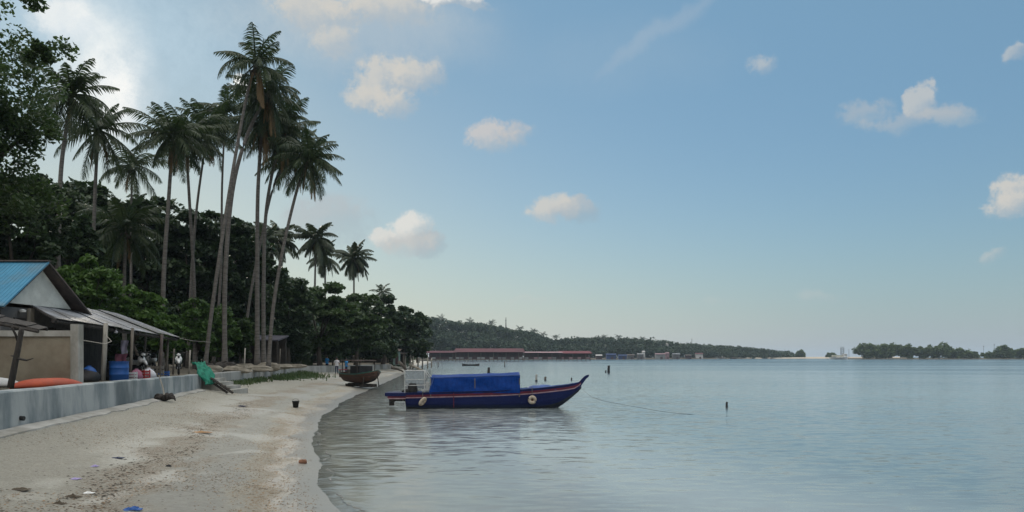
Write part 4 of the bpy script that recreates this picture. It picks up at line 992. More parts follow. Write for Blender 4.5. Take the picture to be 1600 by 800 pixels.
sh2 = thing('pump_hut', 'small pale green hut standing at the beach end under the dark trees', 'hut', ((619-800)/F*122, 122, .9))
x = (619-800)/F*122
b = MB(); b.box((x, 122.5, 2.0), (1.0, 1.0, 2.3)); b.build('wall', simple('pale_green_wall', (.16, .24, .22), (.12, .18, .17), 2, .9), sh2, True)
b = MB(); b.slab([(x-.7, 121.8, 3.1), (x+.7, 121.8, 3.1), (x+.7, 123.2, 3.4), (x-.7, 123.2, 3.4)], .08); b.build('roof', 'rust', sh2, True)
b = MB(); b.box((x+.1, 121.98, 1.7), (.45, .06, 1.5)); b.build('door', 'pierwall', sh2, True)

# jetty remains at the beach end
rnd = random.Random(21)
for i, (px, pyt, pyb, Y, lb) in enumerate([
    (633, 556, 566, 128, 'pale stake left of the paired stakes at the beach end'), (641, 554, 568, 130, 'tallest pale stake at the beach end'), (645, 556, 568, 132, 'pale stake touching the tallest one'),
    (653, 558, 570, 132, 'short grey stake right of the paired stakes'), (660, 557, 567, 140, 'grey stake before the log pile tip'), (668, 558, 566, 150, 'thin grey stake at the shore side of the red roofs'),
    (674, 559, 566, 160, 'last thin stake before the open water')]):
    a, c = P(px, pyt, Y), P(px, pyb, Y); b = MB(); b.tube([(a.x, Y, -.5), (a.x+.03, Y, (a.z)/2), (a.x+.05, Y, a.z)], [.16, .14, .12], 7)
    tag(b.build('stake', 'pale_wood', smooth=True), lb, 'stake', 'stakes at the end of the beach')
for i, (p0, p1, Y, r_, lb) in enumerate([((604, 569), (622, 578), 118, .2, 'brown log lying down the sand left of the beach end'), ((624, 566), (640, 580), 112, .24, 'thick brown log slanting to the sand in the middle of the driftwood logs'),
    ((640, 570), (662, 574), 124, .22, 'dark log lying level with its tip in the water'), ((612, 575), (634, 578), 108, .16, 'thin log lying on the sand under the thick one')]):
    a, c = P(*p0, Y), P(*p1, Y); za = max(a.z, gz(a.x, Y)); zc = gz(c.x, Y-3)
    b = MB(); b.tube([(a.x, Y, za), ((a.x+c.x)/2, Y-1.5, (za+zc)/2+.15), (c.x, Y-3, max(zc, 0)+.1)], [r_, r_*.9, r_*.7], 8)
    tag(b.build('driftwood_log', 'barkdark' if i % 2 else 'stone', smooth=True), lb, 'log', 'logs at the end of the beach')

# grass patch and debris
rng = np.random.default_rng(8)
n = 1700; gy = rng.uniform(52, 74, n); gxx = wallX(gy)+.2+np.abs(rng.normal(0, 1.0, n))*np.interp(gy, [52, 60, 66, 74], [.5, .9, 1.3, .8])
q = []
for x_, y_ in zip(gxx, gy):
    z_ = gz(x_, y_); a = rng.uniform(0, 3.14); hh = rng.uniform(.08, .36); dx, dy = .05*math.cos(a), .05*math.sin(a); lx, ly = rng.normal(0, .12, 2)
    q.append([(x_-dx, y_-dy, z_), (x_+dx, y_+dy, z_), (x_+dx*.3+lx, y_+dy*.3+ly, z_+hh), (x_-dx*.3+lx, y_-dy*.3+ly, z_+hh)])
for k in range(900):
    y_ = rng.uniform(38, 50); x_ = float(wallX(y_))+.1+abs(rng.normal(0, .25)); z_ = gz(x_, y_); a = rng.uniform(0, 3.14); hh = rng.uniform(.05, .28); dx, dy = .04*math.cos(a), .04*math.sin(a); lx, ly = rng.normal(0, .1, 2)
    q.append([(x_-dx, y_-dy, z_), (x_+dx, y_+dy, z_), (x_+dx*.3+lx, y_+dy*.3+ly, z_+hh), (x_-dx*.3+lx, y_-dy*.3+ly, z_+hh)])
tag(quads_mesh('grass', q, 'grass'), 'green grass growing on the sand along the foot of the farther wall', 'grass', kind='stuff')
def scatter(name, lb, n, m_, size, seed, ylo, yhi, tf, flatk=.5):
    rng = np.random.default_rng(seed); b = MB()
    for k in range(n):
        y_ = ylo+(yhi-ylo)*rng.random()**1.6; t_ = tf(rng, y_); x_ = shoreX(y_)-t_*(shoreX(y_)-wallX(y_)); z_ = gz(x_, y_); s = size*rng.uniform(.4, 1.5); a = rng.uniform(0, 3.14)
        e = rng.uniform(.35, 1.0); ca, sa = math.cos(a)*s, math.sin(a)*s
        b.add([(x_-ca, y_-sa, z_+.002), (x_+sa*e, y_-ca*e, z_+.003), (x_+ca, y_+sa, z_+.002), (x_-sa*e, y_+ca*e, z_+.003), (x_+s*.1, y_, z_+s*flatk)], [(0, 1, 4), (1, 2, 4), (2, 3, 4), (3, 0, 4)])
    return tag(b.build(name, m_), lb, 'litter', kind='stuff')
nzf = lambda x, y: mnoise.noise((x*.8, y*.5, 3.3))
def tf_up(rng, y): 
    for _ in range(12):
        t_ = rng.beta(2.2, 1.8); x_ = shoreX(y)-t_*(shoreX(y)-wallX(y))
        if nzf(float(x_), float(y)) > .02: return t_
    return t_
def tf_low(rng, y): return abs(rng.normal(.13, .07))+.03
def tf_wrack(rng, y): return .50+.04*math.sin(y*.7)+rng.normal(0, .035)
scatter('dark_litter', 'dark leaf and twig litter scattered over the upper sand', 5200, 'litter', .017, 1, 7.6, 38, tf_up, .3)
scatter('shell_grit', 'brown shell grit and pebbles scattered on the sand', 11000, 'pebble', .013, 2, 7.6, 40, lambda r, y: tf_low(r, y) if r.random() < .55 else tf_up(r, y), .6)
scatter('wrack_litter', 'line of dark weed, husk and twig bits along the middle of the beach', 1500, 'litter', .022, 4, 7.6, 30, tf_wrack, .35)
scatter('white_shells', 'small pale shell bits scattered on the sand', 900, 'conc_pale', .011, 3, 7.6, 30, tf_up, .5)
def on_sand(px, py):
    Y = 8.0
    for _ in range(40):
        x = (px-800)/F*Y; z = gz(x, Y); Y += ((CAMZ-z)*F/(py-HOR)-Y)*.5
    return Vector(((px-800)/F*Y, Y, gz((px-800)/F*Y, Y)))
rng = np.random.default_rng(31); b = MB()
for k0 in np.arange(8.5, 24, .05):
    if math.sin(k0*2.3+.5) < -.15: continue
    for off_ in (.0, .03):
        yy_ = [k0, k0+.055]; w_ = .005*(1+math.sin(k0*7))+.005
        xc = [float(shoreX(y_))+.19+.08*math.sin(y_*1.9)+.05*math.sin(y_*5.3+1)+.015*math.sin(y_*31) for y_ in yy_]
    b.add([(xc[0]-w_, yy_[0], .012), (xc[0], yy_[0], .032), (xc[0]+w_, yy_[0], .020), (xc[1]-w_, yy_[1], .012), (xc[1], yy_[1], .032), (xc[1]+w_, yy_[1], .020)], [(0, 1, 4, 3), (1, 2, 5, 4)])
tag(b.build('foam', 'conc_far'), 'thin broken line of foam on the small wave at the water edge', kind='stuff')
c = on_sand(462, 637)
t = thing('bucket', 'small black plastic bucket standing on the open sand', 'bucket', c)
b = MB(); b.lathe([(0, .01), (.10, .01), (.135, .24), (.15, .25), (.15, .27), (.13, .27), (.095, .03), (0, .03)], n=18); b.build('body', 'black', t, smooth=True)
b = MB(); b.tube([(.14*math.cos(a), -.03, .26+.10*math.sin(a)) for a in np.arange(0, 3.2, .35)], .006, 5); b.build('handle', 'black', t)
c = on_sand(473, 724); rock('brick_fragment', 'reddish brown stone lying alone on the wet sand near the water', c+Vector((0, 0, .03)), (.17, .12, .1), 'brick', 'stone', 3)
c = on_sand(150, 777)
def crumple(name, lb, px, py, w_, d_, h_, m_, cat, seed, rz=0):
    c = on_sand(px, py); b = MB(); n = 10; rr = random.Random(seed)
    for j in range(n):
        for i in range(n):
            u, v = i/(n-1)*2-1, j/(n-1)*2-1; e = max(abs(u), abs(v))
            b.v.append((u*w_/2*(1+rr.uniform(-.15, .15)), v*d_/2*(1+rr.uniform(-.2, .2)), .006+h_*(1-e)*rr.uniform(.2, 1.3)))
    for j in range(n-1):
        for i in range(n-1): b.f.append((j*n+i, j*n+i+1, (j+1)*n+i+1, (j+1)*n+i)); b.mi.append(0)
    o = b.build(name, m_); o.location = c; o.rotation_euler = (0, 0, rz); o.modifiers.new('thick', 'SOLIDIFY').thickness = .004
    return tag(o, lb, cat)
crumple('plastic_bag', 'bright blue crumpled plastic at the bottom edge of the sand', 206, 797, .22, .14, .05, 'bluep', 'plastic', 1, .3)
crumple('plastic_bag', 'pale lilac plastic scrap on the sand near the lower left', 118, 749, .12, .10, .03, 'lilac', 'plastic', 2)
crumple('plastic_bag', 'small lilac blue scrap farther up the sand from the lilac one', 148, 729, .10, .10, .03, 'lilac', 'plastic', 3)
crumple('plastic_bag', 'white plastic scrap on the sand among dark litter', 138, 771, .14, .07, .03, 'white', 'plastic', 4)
crumple('plastic_bag', 'dark grey flat rag lying on the middle of the sand', 182, 716, .22, .16, .02, 'cloth_dark', 'plastic', 5)
crumple('plastic_bag', 'black rag lying near the steps end of the sand', 376, 635, .35, .3, .03, 'cloth_dark', 'plastic', 6)
crumple('plastic_bag', 'small dark lump right of the flat rag', 263, 729, .09, .08, .04, 'black', 'plastic', 7)
crumple('seaweed_clump', 'dark clump of seaweed at the lower left of the sand', 30, 766, .22, .15, .04, 'litter', 'seaweed', 8)
crumple('seaweed_clump', 'dark clump of seaweed right of the white plastic scrap', 112, 777, .2, .13, .04, 'litter', 'seaweed', 9)
crumple('seaweed_clump', 'dark clump of seaweed near the bottom edge, below the others', 92, 788, .14, .10, .04, 'litter', 'seaweed', 10)
crumple('palm_husk', 'orange brown husk lying on the sand in the middle of the beach', 312, 676, .55, .22, .04, simple('husk', (.36, .23, .12), (.25, .15, .08), 6, .9), 'husk', 11)
b = MB(); b.tube([P(28, 668, 14.6)-Vector((0, 0, .05)), P(28, 660, 14.6)+Vector((0, 0, .06))], .035, 6)

# ------------------------------------------------------------------ hull lofting
def loft_hull(stations, rows, mats, m_, parent, name='hull', thick=.05):
    """stations: list of (x, half_beam, sheer_z, keel_z); rows: list of functions fraction->(y fraction, z fraction); mats per row gap"""
    b = MB(); k = len(rows); n = len(stations)
    for side in (-1, 1):
        base = len(b.v)
        for (x, hb, sz_, kz, *rest) in stations:
            for r in rows:
                y, z = r(hb, sz_, kz); b.v.append((x+(rest[0]*(sz_-z)/(sz_-kz+1e-6) if rest else 0), side*y, z))
        for i in range(n-1):
            for j in range(k-1):
                q = (base+i*k+j, base+(i+1)*k+j, base+(i+1)*k+j+1, base+i*k+j+1); b.f.append(q if side < 0 else q[::-1]); b.mi.append(mats[j])
    return b
# --- big blue boat, local frame: x forward, z=0 waterline
YB = 33.0
boat = thing('longboat', 'long blue wooden boat with red stripe, tarpaulin cabin and upturned prow moored near shore', 'boat', ((757-800)/F*YB-.03, YB, 0), rz=R(2.5))
X0 = -(757-606)/F*YB      # stern end
def bx_(px): return (px-757)/F*YB
def bz_(py): return CAMZ-(py-HOR)/F*(YB-.6)
ST = []
#            px   half beam  sheer py  keel z
for (px, hb, spy, kz) in [(637, .62, 613.6, .46), (637.3, .62, 613.5, -.12), (660, .68, 613, -.2), (700, .74, 612, -.26), (740, .76, 611, -.28), (780, .76, 610, -.28), (815, .72, 608.3, -.27),
                          (840, .62, 606.5, -.22), (860, .50, 604.6, -.12), (873, .40, 603.3, -.01), (881, .33, 602.5, .13), (890, .25, 601.2, .31), (899, .15, 599.6, .52), (906, .075, 598, .69), (910, .035, 595.5, .82)]:
    ST.append((bx_(px), hb, bz_(spy), kz))
rows = [lambda hb, s, k_: (0, k_), lambda hb, s, k_: (hb*.45, k_+(s-k_)*.06), lambda hb, s, k_: (hb*.72, k_+(s-k_)*.26), lambda hb, s, k_: (hb*.84, k_+(s-k_)*.45),
        lambda hb, s, k_: (hb*.90, s-.235 if s-k_ > .5 else k_+(s-k_)*.60), lambda hb, s, k_: (hb*.925, s-.19 if s-k_ > .5 else k_+(s-k_)*.68), lambda hb, s, k_: (hb*.96, s-.095 if s-k_ > .5 else k_+(s-k_)*.84),
        lambda hb, s, k_: (hb, s), lambda hb, s, k_: (hb-.05 if hb > .06 else hb*.3, s+.005), lambda hb, s, k_: (max(hb*.8-.05, 0), s-.3 if s-k_ > .55 else s-.02), lambda hb, s, k_: (0, s-.32 if s-k_ > .55 else s-.02)]
b = loft_hull(ST, rows, [3, 3, 0, 0, 2, 1, 0, 0, 4, 4], None, boat)
# transom
b.add([(ST[0][0], -ST[0][1], .2), (ST[0][0], ST[0][1], .2), (ST[0][0], ST[0][1], ST[0][2]), (ST[0][0], -ST[0][1], ST[0][2])], [(0, 1, 2, 3)], 0)
b.build('hull', ['hullblue', 'hullred', 'hullwhite', 'waterline', 'deckblue'], boat)
# stern overhang deck with stripe
b = MB(); xs0, xs1 = bx_(606), bx_(638); zt0 = bz_(613.6); L_ = xs1-xs0; xm = (xs0+xs1)/2
b.box((xm, 0, zt0-.07), (L_, 1.22, .14)); b.cur = 1; b.box((xm+.05, 0, zt0-.175), (L_-.1, 1.16, .07)); b.cur = 2; b.box((xm+.05, 0, zt0-.235), (L_-.12, 1.13, .05))
b.build('stern_deck', ['hullblue', 'hullred', 'hullwhite'], boat)
b = MB(); b.tube([bxv for bxv in [(bx_(640), 0, .35), (bx_(622), 0, .42), (bx_(612), 0, .22)]], [.08, .09, .07], 7); b.box((bx_(614), 0, .27), (.22, .05, .34)); b.box((bx_(622), 0, .38), (.5, .3, .16)); b.build('rudder', 'engine', boat)
# prow: curved blade
b = MB(); pr = [(901, 601, 609), (906, 598.5, 608), (910, 593.5, 603.5), (914, 589.5, 598), (917, 587.3, 593.5), (922, 586, 589)]
n = len(pr)
for (px, pt, pb) in pr:
    x = bx_(px); wv = .055*(1-(px-900)/30); b.v += [(x, -wv, bz_(pt)), (x, wv, bz_(pt)), (x, wv, bz_(pb)), (x, -wv, bz_(pb))]
for i in range(n-1):
    for j in range(4): b.f.append((i*4+j, i*4+(j+1) % 4, (i+1)*4+(j+1) % 4, (i+1)*4+j)); b.mi.append(0)
b.f += [(3, 2, 1, 0), tuple((n-1)*4+j for j in range(4))]; b.mi += [0, 0]
b.build('prow', 'hullblue', boat)
# tarpaulin cabin: grid draped over a frame
b = MB(); xa, xb = bx_(674), bx_(812.5); nL, nS = 60, 34
def tarp_pt(u, v):   # v across: 0 near gunwale ... 1 far gunwale
    zt = 1.34+.11*u; zb = .66
    s = v*2-1; hw = .70
    prof = [(-hw-.03, zb), (-hw+.0, zb+.3), (-hw+.05, zt-.07), (-hw+.12, zt-.01), (0, zt+.08), (hw-.12, zt-.01), (hw-.05, zt-.07), (hw, zb+.3), (hw+.03, zb)]
    f = v*8; i = min(int(f), 7); a, c = prof[i], prof[i+1]; g = f-i; y = a[0]+(c[0]-a[0])*g; z = a[1]+(c[1]-a[1])*g
    x = xa+(xb-xa)*u
    wr = mnoise.noise((x*1.6, z*2.2+y*2, 1.7))*.05+mnoise.noise((x*.9+z*3.0, z*1.3, 9.1))*.04
    y += wr*(-1 if v < .5 else 1)*(1 if abs(s) > .2 else .2)
    z += -.025*math.sin(math.pi*((u*3) % 1))*(1 if .2 < v < .8 else .3)+(wr*.3)
    if u < .05: x += (1-u/.05)*.10*max(0, (z-zb)) 
    return (x, y, z)
for i in range(nL+1):
    for j in range(nS+1): b.v.append(tarp_pt(i/nL, j/nS))
for i in range(nL):
    for j in range(nS): b.f.append((i*(nS+1)+j, (i+1)*(nS+1)+j, (i+1)*(nS+1)+j+1, i*(nS+1)+j+1)); b.mi.append(0)
e = len(b.v); b.f.append(tuple(nL*(nS+1)+j for j in range(nS+1))); b.mi.append(0)
tp = b.build('tarpaulin', 'tarp', boat, smooth=True)
b = MB()
for xx in (xa+.05, (xa+xb)/2, xb-.03):
    for sy in (-.66, .66): b.tube([(xx, sy, .5), (xx, sy, 1.28)], .022, 6)
b.build('cabin_post', 'wood', boat)
b = MB(); [b.tube([(xa, sy, 1.31), (xb, sy, 1.41)], .02, 6) for sy in (-.64, .64)]; b.tube([(bx_(674), -.66, .75), (bx_(681), -.66, 1.36)], .02, 5); b.build('cabin_rail', 'deckblue', boat)
# stern net cage
cage = MB(); cx0, cx1 = bx_(636), bx_(666); zc = 1.60
for x_ in (cx0, cx1):
    for y_ in (-.5, .5): cage.tube([(x_, y_, .62), (x_, y_, zc)], .022, 6)
for z_ in (.98, 1.22, zc):
    for y_ in (-.5, .5): cage.tube([(cx0, y_, z_), (cx1, y_, z_)], .013, 5)
    for x_ in (cx0, cx1): cage.tube([(x_, -.5, z_), (x_, .5, z_)], .013, 5)
cage.tube([(cx1, -.5, zc), (bx_(679), -.55, 1.12)], .018, 5); cage.tube([(cx1, .5, zc), (bx_(679), .55, 1.12)], .018, 5)
cg = cage.build('net_cage', 'whitepole', boat)
b = MB(); b.box(((cx0+cx1)/2, -.5, 1.32), (cx1-cx0-.05, .008, .50)); b.build('net_sheet', 'film', cg); b = MB(); b.box(((cx0+cx1)/2, .5, 1.2), (cx1-cx0-.05, .008, .75)); b.build('net_sheet', 'film', cg)
b = MB(); b.lathe([(0, 0), (.2, .0), (.22, .1), (.2, .30), (.14, .42), (.09, .54), (0, .58)], (bx_(646.5), -.1, .64), 12); b.box((bx_(638), -.1, .72), (.24, .3, .18)); b.tube([(bx_(636), -.1, .76), (bx_(630), -.1, .70)], .04, 6)
b.tube([(bx_(650), -.1, .8), (bx_(653), -.25, .86)], .03, 6); b.build('engine', 'engine', boat, smooth=True)
b = MB(); b.box((bx_(670), -.3, .95), (.14, .25, .34)); b.tube([(bx_(662), -.35, .72), (bx_(672), -.35, .78)], .09, 8); b.build('jerrycan', 'whitepole', boat)
b = MB(); # fore deck and tarpaulin heap
for (px, r_, hh) in ((838, .35, .10), (852, .42, .13), (866, .25, .08)): b.lathe([(r_, 0), (r_*.85, hh*.6), (r_*.4, hh), (0, hh*1.05)], (bx_(px), 0, bz_(608)+.03), 12)
b.build('fore_cover', 'deckblue', boat, smooth=True)
b = MB(); b.box((bx_(838), 0, bz_(608)-.04), (bx_(874)-bx_(812), .84, .03)); b.build('fore_deck', 'deckblue', boat)
def fender(px, py, tilt, y_):
    b = MB(); n = 24; rr = .12; cx, cz = bx_(px), CAMZ-(py-HOR)/F*(YB-.8)
    pts = [(cx+rr*math.cos(2*math.pi*i/n)*math.cos(tilt)+(rr*math.sin(2*math.pi*i/n))*math.sin(tilt)*.8, y_+rr*math.cos(2*math.pi*i/n)*math.sin(tilt)*.5, cz+rr*math.sin(2*math.pi*i/n)) for i in range(n+1)]
    b.tube(pts, .068, 8, False); fo = b.build('tyre_fender', 'tyre_white', boat, smooth=True)
    b = MB(); b.lathe([(0, -.02), (.07, -.01), (.07, .01), (0, .02)], (0, 0, 0), 14); b.v = [(cx+v[0], y_+v[2]+.02, cz+v[1]) for v in b.v]; b.build('tyre_centre', 'brownhull', fo)
    b = MB(); b.tube([(cx, y_, cz+.2), (cx, y_+.1, cz+.55)], .012, 4); b.build('fender_rope', 'rope', fo)
fender(831, 625, 0, -.74); fender(664, 627, 1.0, -.80)
b = MB(); b.box((bx_(711), -.735, .36), (.03, .03, .62)); b.build('rub_strip', 'hullred', boat)
# mooring rope and distant line
b = MB(); b.tube(catmull([(bx_(905)-1.2, YB, .95), (3.4, 31.0, .5), (5.2, 30.2, .16), (6.1, 29.5, .04), (6.9, 29.2, .0)], 8), .006, 4)
tag(b.build('mooring_rope', 'rope'), 'thin mooring rope running from the prow down into the water', 'rope')

# --- beached brown boat
c = P(564, 602, 53); zb0 = max(gz(c.x, 53), .12)
bb = thing('beached_boat', 'old brown boat with green trim and dark cabin propped up on the sand', 'boat', (c.x, 53, zb0), rz=R(-50))
ST = []
for s in np.linspace(-1, 1, 15):
    hb = .95*(1-abs(s)**3.2*(1 if s > 0 else .45)); hb = max(hb, .05); ST.append((s*2.3, hb, .92+.20*abs(s)**2.4*(1.3 if s > 0 else .35), .22+.42*max(0, s)**3+.10*abs(s)**2))
rows2 = [lambda hb, s, k_: (0, k_), lambda hb, s, k_: (hb*.30, k_+(s-k_)*.10), lambda hb, s, k_: (hb*.62, k_+(s-k_)*.40), lambda hb, s, k_: (hb*.86, k_+(s-k_)*.74),
         lambda hb, s, k_: (hb*.95, k_+(s-k_)*.88), lambda hb, s, k_: (hb, s), lambda hb, s, k_: (max(hb-.06, .01), s), lambda hb, s, k_: (max(hb*.8-.04, 0), s-.25), lambda hb, s, k_: (0, s-.3)]
b = loft_hull(ST, rows2, [1, 0, 0, 0, 2, 2, 1, 1], None, bb); h0 = ST[0]
b.add([(h0[0], -h0[1], h0[2]), (h0[0], h0[1], h0[2]), (h0[0], h0[1]*.86, h0[3]+(h0[2]-h0[3])*.42), (h0[0], -h0[1]*.86, h0[3]+(h0[2]-h0[3])*.42)], [(0, 1, 2, 3)], 0)
b.build('hull', ['brownhull', 'darkwood', 'greenhull'], bb)
b = MB(); b.box((-.35, 0, 1.80), (2.3, 1.5, .07)); b.build('cabin_roof', 'rust', bb)
for x_ in (-1.4, .7):
    for y_ in (-.68, .68): b = MB(); b.tube([(x_, y_, .8), (x_, y_, 1.78)], .035, 6); b.build('cabin_post', 'darkwood', bb)
b = MB(); b.box((.05, 0, 1.15), (1.3, 1.0, .55)); b.build('cabin', 'black', bb); b = MB(); b.box((-1.25, .1, 1.0), (.5, .8, .35)); b.build('engine_box', 'wood', bb)
b = MB(); b.tube([(-.1, -.3, 1.3), (.1, .4, 1.34)], .05, 6); b.build('pole', 'pale_wood', bb)
for (x_, y_) in ((1.4, -.55), (1.3, .55), (-1.4, .6)):
    b = MB(); b.tube([(x_, y_*1.2, 0), (x_, y_, .7)], .035, 6); b.build('prop', 'darkwood', bb)
b = MB(); b.box((.0, 0, .12), (3.4, .18, .22)); b.box((-1.0, 0, .1), (.25, 1.2, .2)); b.box((1.0, 0, .1), (.25, 1.2, .2)); b.build('cradle', 'darkwood', bb)

# --- posts in the water
for i, (px, pyt, pyb, wpx, m_, lb) in enumerate([
    (763.5, 574, 584, 4.2, 'darkwood', 'dark post in the water behind the blue tarpaulin cabin'),
    (838, 585, 596, 3.2, 'conc_pale', 'tallest pale post in the water above the foredeck'),
    (852, 588.5, 594, 3.4, 'wood', 'short grey post right of the pale post above the foredeck'),
    (893, 590, 594, 2.2, 'black', 'tiny black stump in the water left of the prow'),
    (951, 571, 582, 4.0, 'black', 'thick black post in the water right of the prow'),
    (946.5, 578.5, 582, 2.2, 'darkwood', 'tiny stump touching the thick black post'),
    (1135.5, 628, 636, 3.4, 'black', 'lone black post in open water at the middle right'),
    (788.5, 564, 573, 1.4, 'wood', 'thin far stake right of the small moored boat'),
    (684.5, 566, 573, 1.4, 'wood', 'thin stake in shallow water near the beach end'),
    (729, 563.5, 566, 1.4, 'pale_wood', 'tiny white marker stake before the long red roof')]):
    Y = CAMZ*F/(pyb-HOR); x = (px-800)/F*Y; hgt = (pyb-pyt)/F*Y; r_ = wpx/2/F*Y
    t = thing('mooring_post', lb, 'post', (x, Y, 0), 'posts standing in the water')
    b = MB(); b.tube([(0, 0, -1), (0, 0, hgt*.5), (r_*.2, 0, hgt*.97), (r_*.2, 0, hgt)], [r_*1.05, r_, r_*.92, r_*.7], 9); b.build('shaft', m_, t, smooth=False)
    b = MB(); b.tube([(0, 0, -.3), (0, 0, hgt*.22)], r_*1.12, 9); b.build('weed_band', 'waterline', t)
def small_boat(name, lb, px, py, Lpx, m_, rz=0, cabin=None, hh=.5, mast=0, group=None):
    Y = CAMZ*F/(py-HOR); L = Lpx/F*Y; t = thing(name, lb, 'boat', ((px-800)/F*Y, Y, 0), group, rz)
    st_ = [(s*L/2, max(.16*L*(1-abs(s)**3), .02), hh*(.75+.5*abs(s)**2), -.15) for s in np.linspace(-1, 1, 11)]
    b = loft_hull(st_, rows2, [1, 0, 0, 0, 0, 0, 1, 1], None, t); b.build('hull', [m_, 'darkwood'], t)
    if cabin: b = MB(); b.box((cabin[0]*L, 0, hh+cabin[2]/2-.1), (cabin[1]*L, .2*L, cabin[2]), taper=.92); b.build('cabin', cabin[3], t)
    if mast: b = MB(); b.tube([(.1*L, 0, 0), (.1*L, 0, mast)], .09, 5); b.tube([(-.05*L, 0, mast*.4), (.1*L, 0, mast*.55)], .06, 5); b.build('mast', 'mast', t)
    return t
small_boat('rowing_boat', 'small dark open boat moored before the long red roof', 735.5, 571.5, 27, 'darkwood', .05, hh=.42)

# --- pier with red roofs, about 400 m away
def pier(lb, px0, px1, pytop, pyeave, Y, roofm, nposts, panel, stilts=True):
    xa, xb = (px0-800)/F*Y, (px1-800)/F*Y; zt = CAMZ+(HOR-pytop)/F*Y; ze = CAMZ+(HOR-pyeave)/F*Y; xm = (xa+xb)/2; dp = 9
    t = thing('pier_building', lb, 'building', (xm, Y, 0), 'red roofed buildings on the pier')
    b = MB(); b.slab([(xa-1, Y-1, ze), (xb+1, Y-1, ze), (xb+.3, Y+dp/2, zt), (xa-.3, Y+dp/2, zt)], .15); b.slab([(xa-.3, Y+dp/2+.01, zt), (xb+.3, Y+dp/2+.01, zt), (xb+1, Y+dp+1, ze), (xa-1, Y+dp+1, ze)], .15)
    b.build('roof', roofm, t, True)
    zd = .9
    b = MB(); b.box((xm, Y+dp/2, zd), (xb-xa, dp, .3)); b.build('deck', 'pierwall', t, True)
    b = MB(); b.box((xm, Y+dp*.55, (zd+ze)/2), (xb-xa-.4, .2, ze-zd)); b.build('wall', 'pierwall', t, True)
    for i in range(nposts+1):
        x_ = xa+(xb-xa)*i/nposts; b = MB(); b.box((x_, Y, (ze-.8)/2), (.35, .35, ze+.8)); b.build('post', 'pierwall' if i % 3 else 'rust', t, True)
    for i in range(nposts):
        x_ = xa+(xb-xa)*(i+.5)/nposts; w_ = (xb-xa)/nposts
        b = MB(); b.box((x_, Y-.05, zd+.55), (w_*.8, .12, .8)); b.build('railing_panel', panel[i % len(panel)], t, True)
    return t
pier('lower left wing of the pier with a duller red roof', 668, 714, 548, 551, 372, 'redroof', 7, ['pierwall', 'pierwhite', 'pierwall', 'pierwall'])
pier('largest pier building with the long dark red roof', 712, 817, 544.2, 550, 366, 'redroof', 16, ['pierwhite', 'pierwhite', 'pierwall', 'pierwhite', 'pierwall'])
pier('thin pier walkway with a pinkish roof edge right of the largest building', 819, 877, 549.3, 551, 385, 'pier_pink', 8, ['pierwhite', 'pierwall', 'pier_pink'])
pier('bright red roofed end of the pier over the water', 875, 922, 548.3, 552, 388, 'redroof2', 7, ['pier_pink', 'pierwall'])
# --- shacks on the far shore
gS = 'shacks along the far shore'
for i, (px, w_, pyt, Y, rm, wm, lb) in enumerate([
    (936, 10, 554, 520, 'farpale', 'pierwall', 'small pale roofed shack just past the pier end'), (955, 16, 552.5, 530, 'farblue', 'farblue', 'blue roofed shack past the pier, left of two'),
    (973, 14, 554, 540, 'farblue', 'farblue', 'smaller blue shack right of the first blue one'), (986, 12, 553.5, 545, 'rust', 'grey_wall', 'dark shack between the blue and the white shacks'),
    (1001, 10, 552, 556, 'pierwhite', 'grey_wall', 'grey white shack with a low roof on the far shore'), (1006, 4, 548, 560, 'farpale', 'farpale', 'small white hut tower standing taller than its neighbours'),
    (1032, 16, 552, 570, 'pier_pink', 'pierwhite', 'pinkish white long shack right of the hut tower'), (1043, 6, 550.5, 572, 'pier_pink', 'pier_pink', 'small pink shack with higher roof'),
    (1057, 12, 552, 590, 'greyroof', 'grey_wall', 'grey shack left of the white box house'), (1093, 12, 551.5, 640, 'redroof2', 'farpale', 'white box house with red roof at the end of the shacks'),
    (1042, 5, 536.5, 650, 'farpale', 'farpale', 'white building up in the far forest'), (1125, 10, 556.5, 690, 'farpale', 'farpale', 'tiny white hut on the far sandbar'),
    (1076, 9, 554, 620, 'rust', 'pierwall', 'dark low shack just left of the white box house')]):
    x = (px-800)/F*Y; wd_ = w_/F*Y; zt = CAMZ+(HOR-pyt)/F*Y
    t = thing('shore_shack', lb, 'shack', (x, Y, .3), gS); hb_ = 1.6 if pyt > 540 else 8
    b = MB(); b.box((x, Y+2, (.3+zt-.5)/2), (wd_*.9, 4, zt-.8)); b.build('wall', wm, t, True)
    b = MB(); b.slab([(x-wd_/2, Y-.6, zt-.75), (x+wd_/2, Y-.6, zt-.75), (x+wd_/2, Y+2, zt), (x-wd_/2, Y+2, zt)], .15); b.slab([(x-wd_/2, Y+2.01, zt), (x+wd_/2, Y+2.01, zt), (x+wd_/2, Y+4.6, zt-.75), (x-wd_/2, Y+4.6, zt-.75)], .15); b.build('roof', rm, t, True)
    b = MB(); b.box((x+wd_*.1, Y-.04, 1.1), (wd_*.25, .1, 1.5)); b.build('door', 'pierwall', t, True)
rnd = random.Random(5)
for i, (px, L, m_, lb) in enumerate([(965, 14, 'farblue', 'blue fishing boat moored before the blue shacks'), (1016, 12, 'darkwood', 'dark fishing boat below the small white hut tower'),
    (1066, 16, 'darkwood', 'long dark boat before the grey shack'), (1126, 13, 'whitepole', 'pale boat before the tiny white hut'), (1146, 12, 'darkwood', 'dark boat lying off the left end of the sandbar'), (1205, 3, 'darkwood', 'tiny dark skiff off the middle of the sandbar')]):
    small_boat('fishing_boat', lb, px, 561.0+.02*i, L, m_, rnd.uniform(-.2, .2), (0, .3, .9, 'rust') if L > 5 else None, .7, group='fishing boats along the far shore')
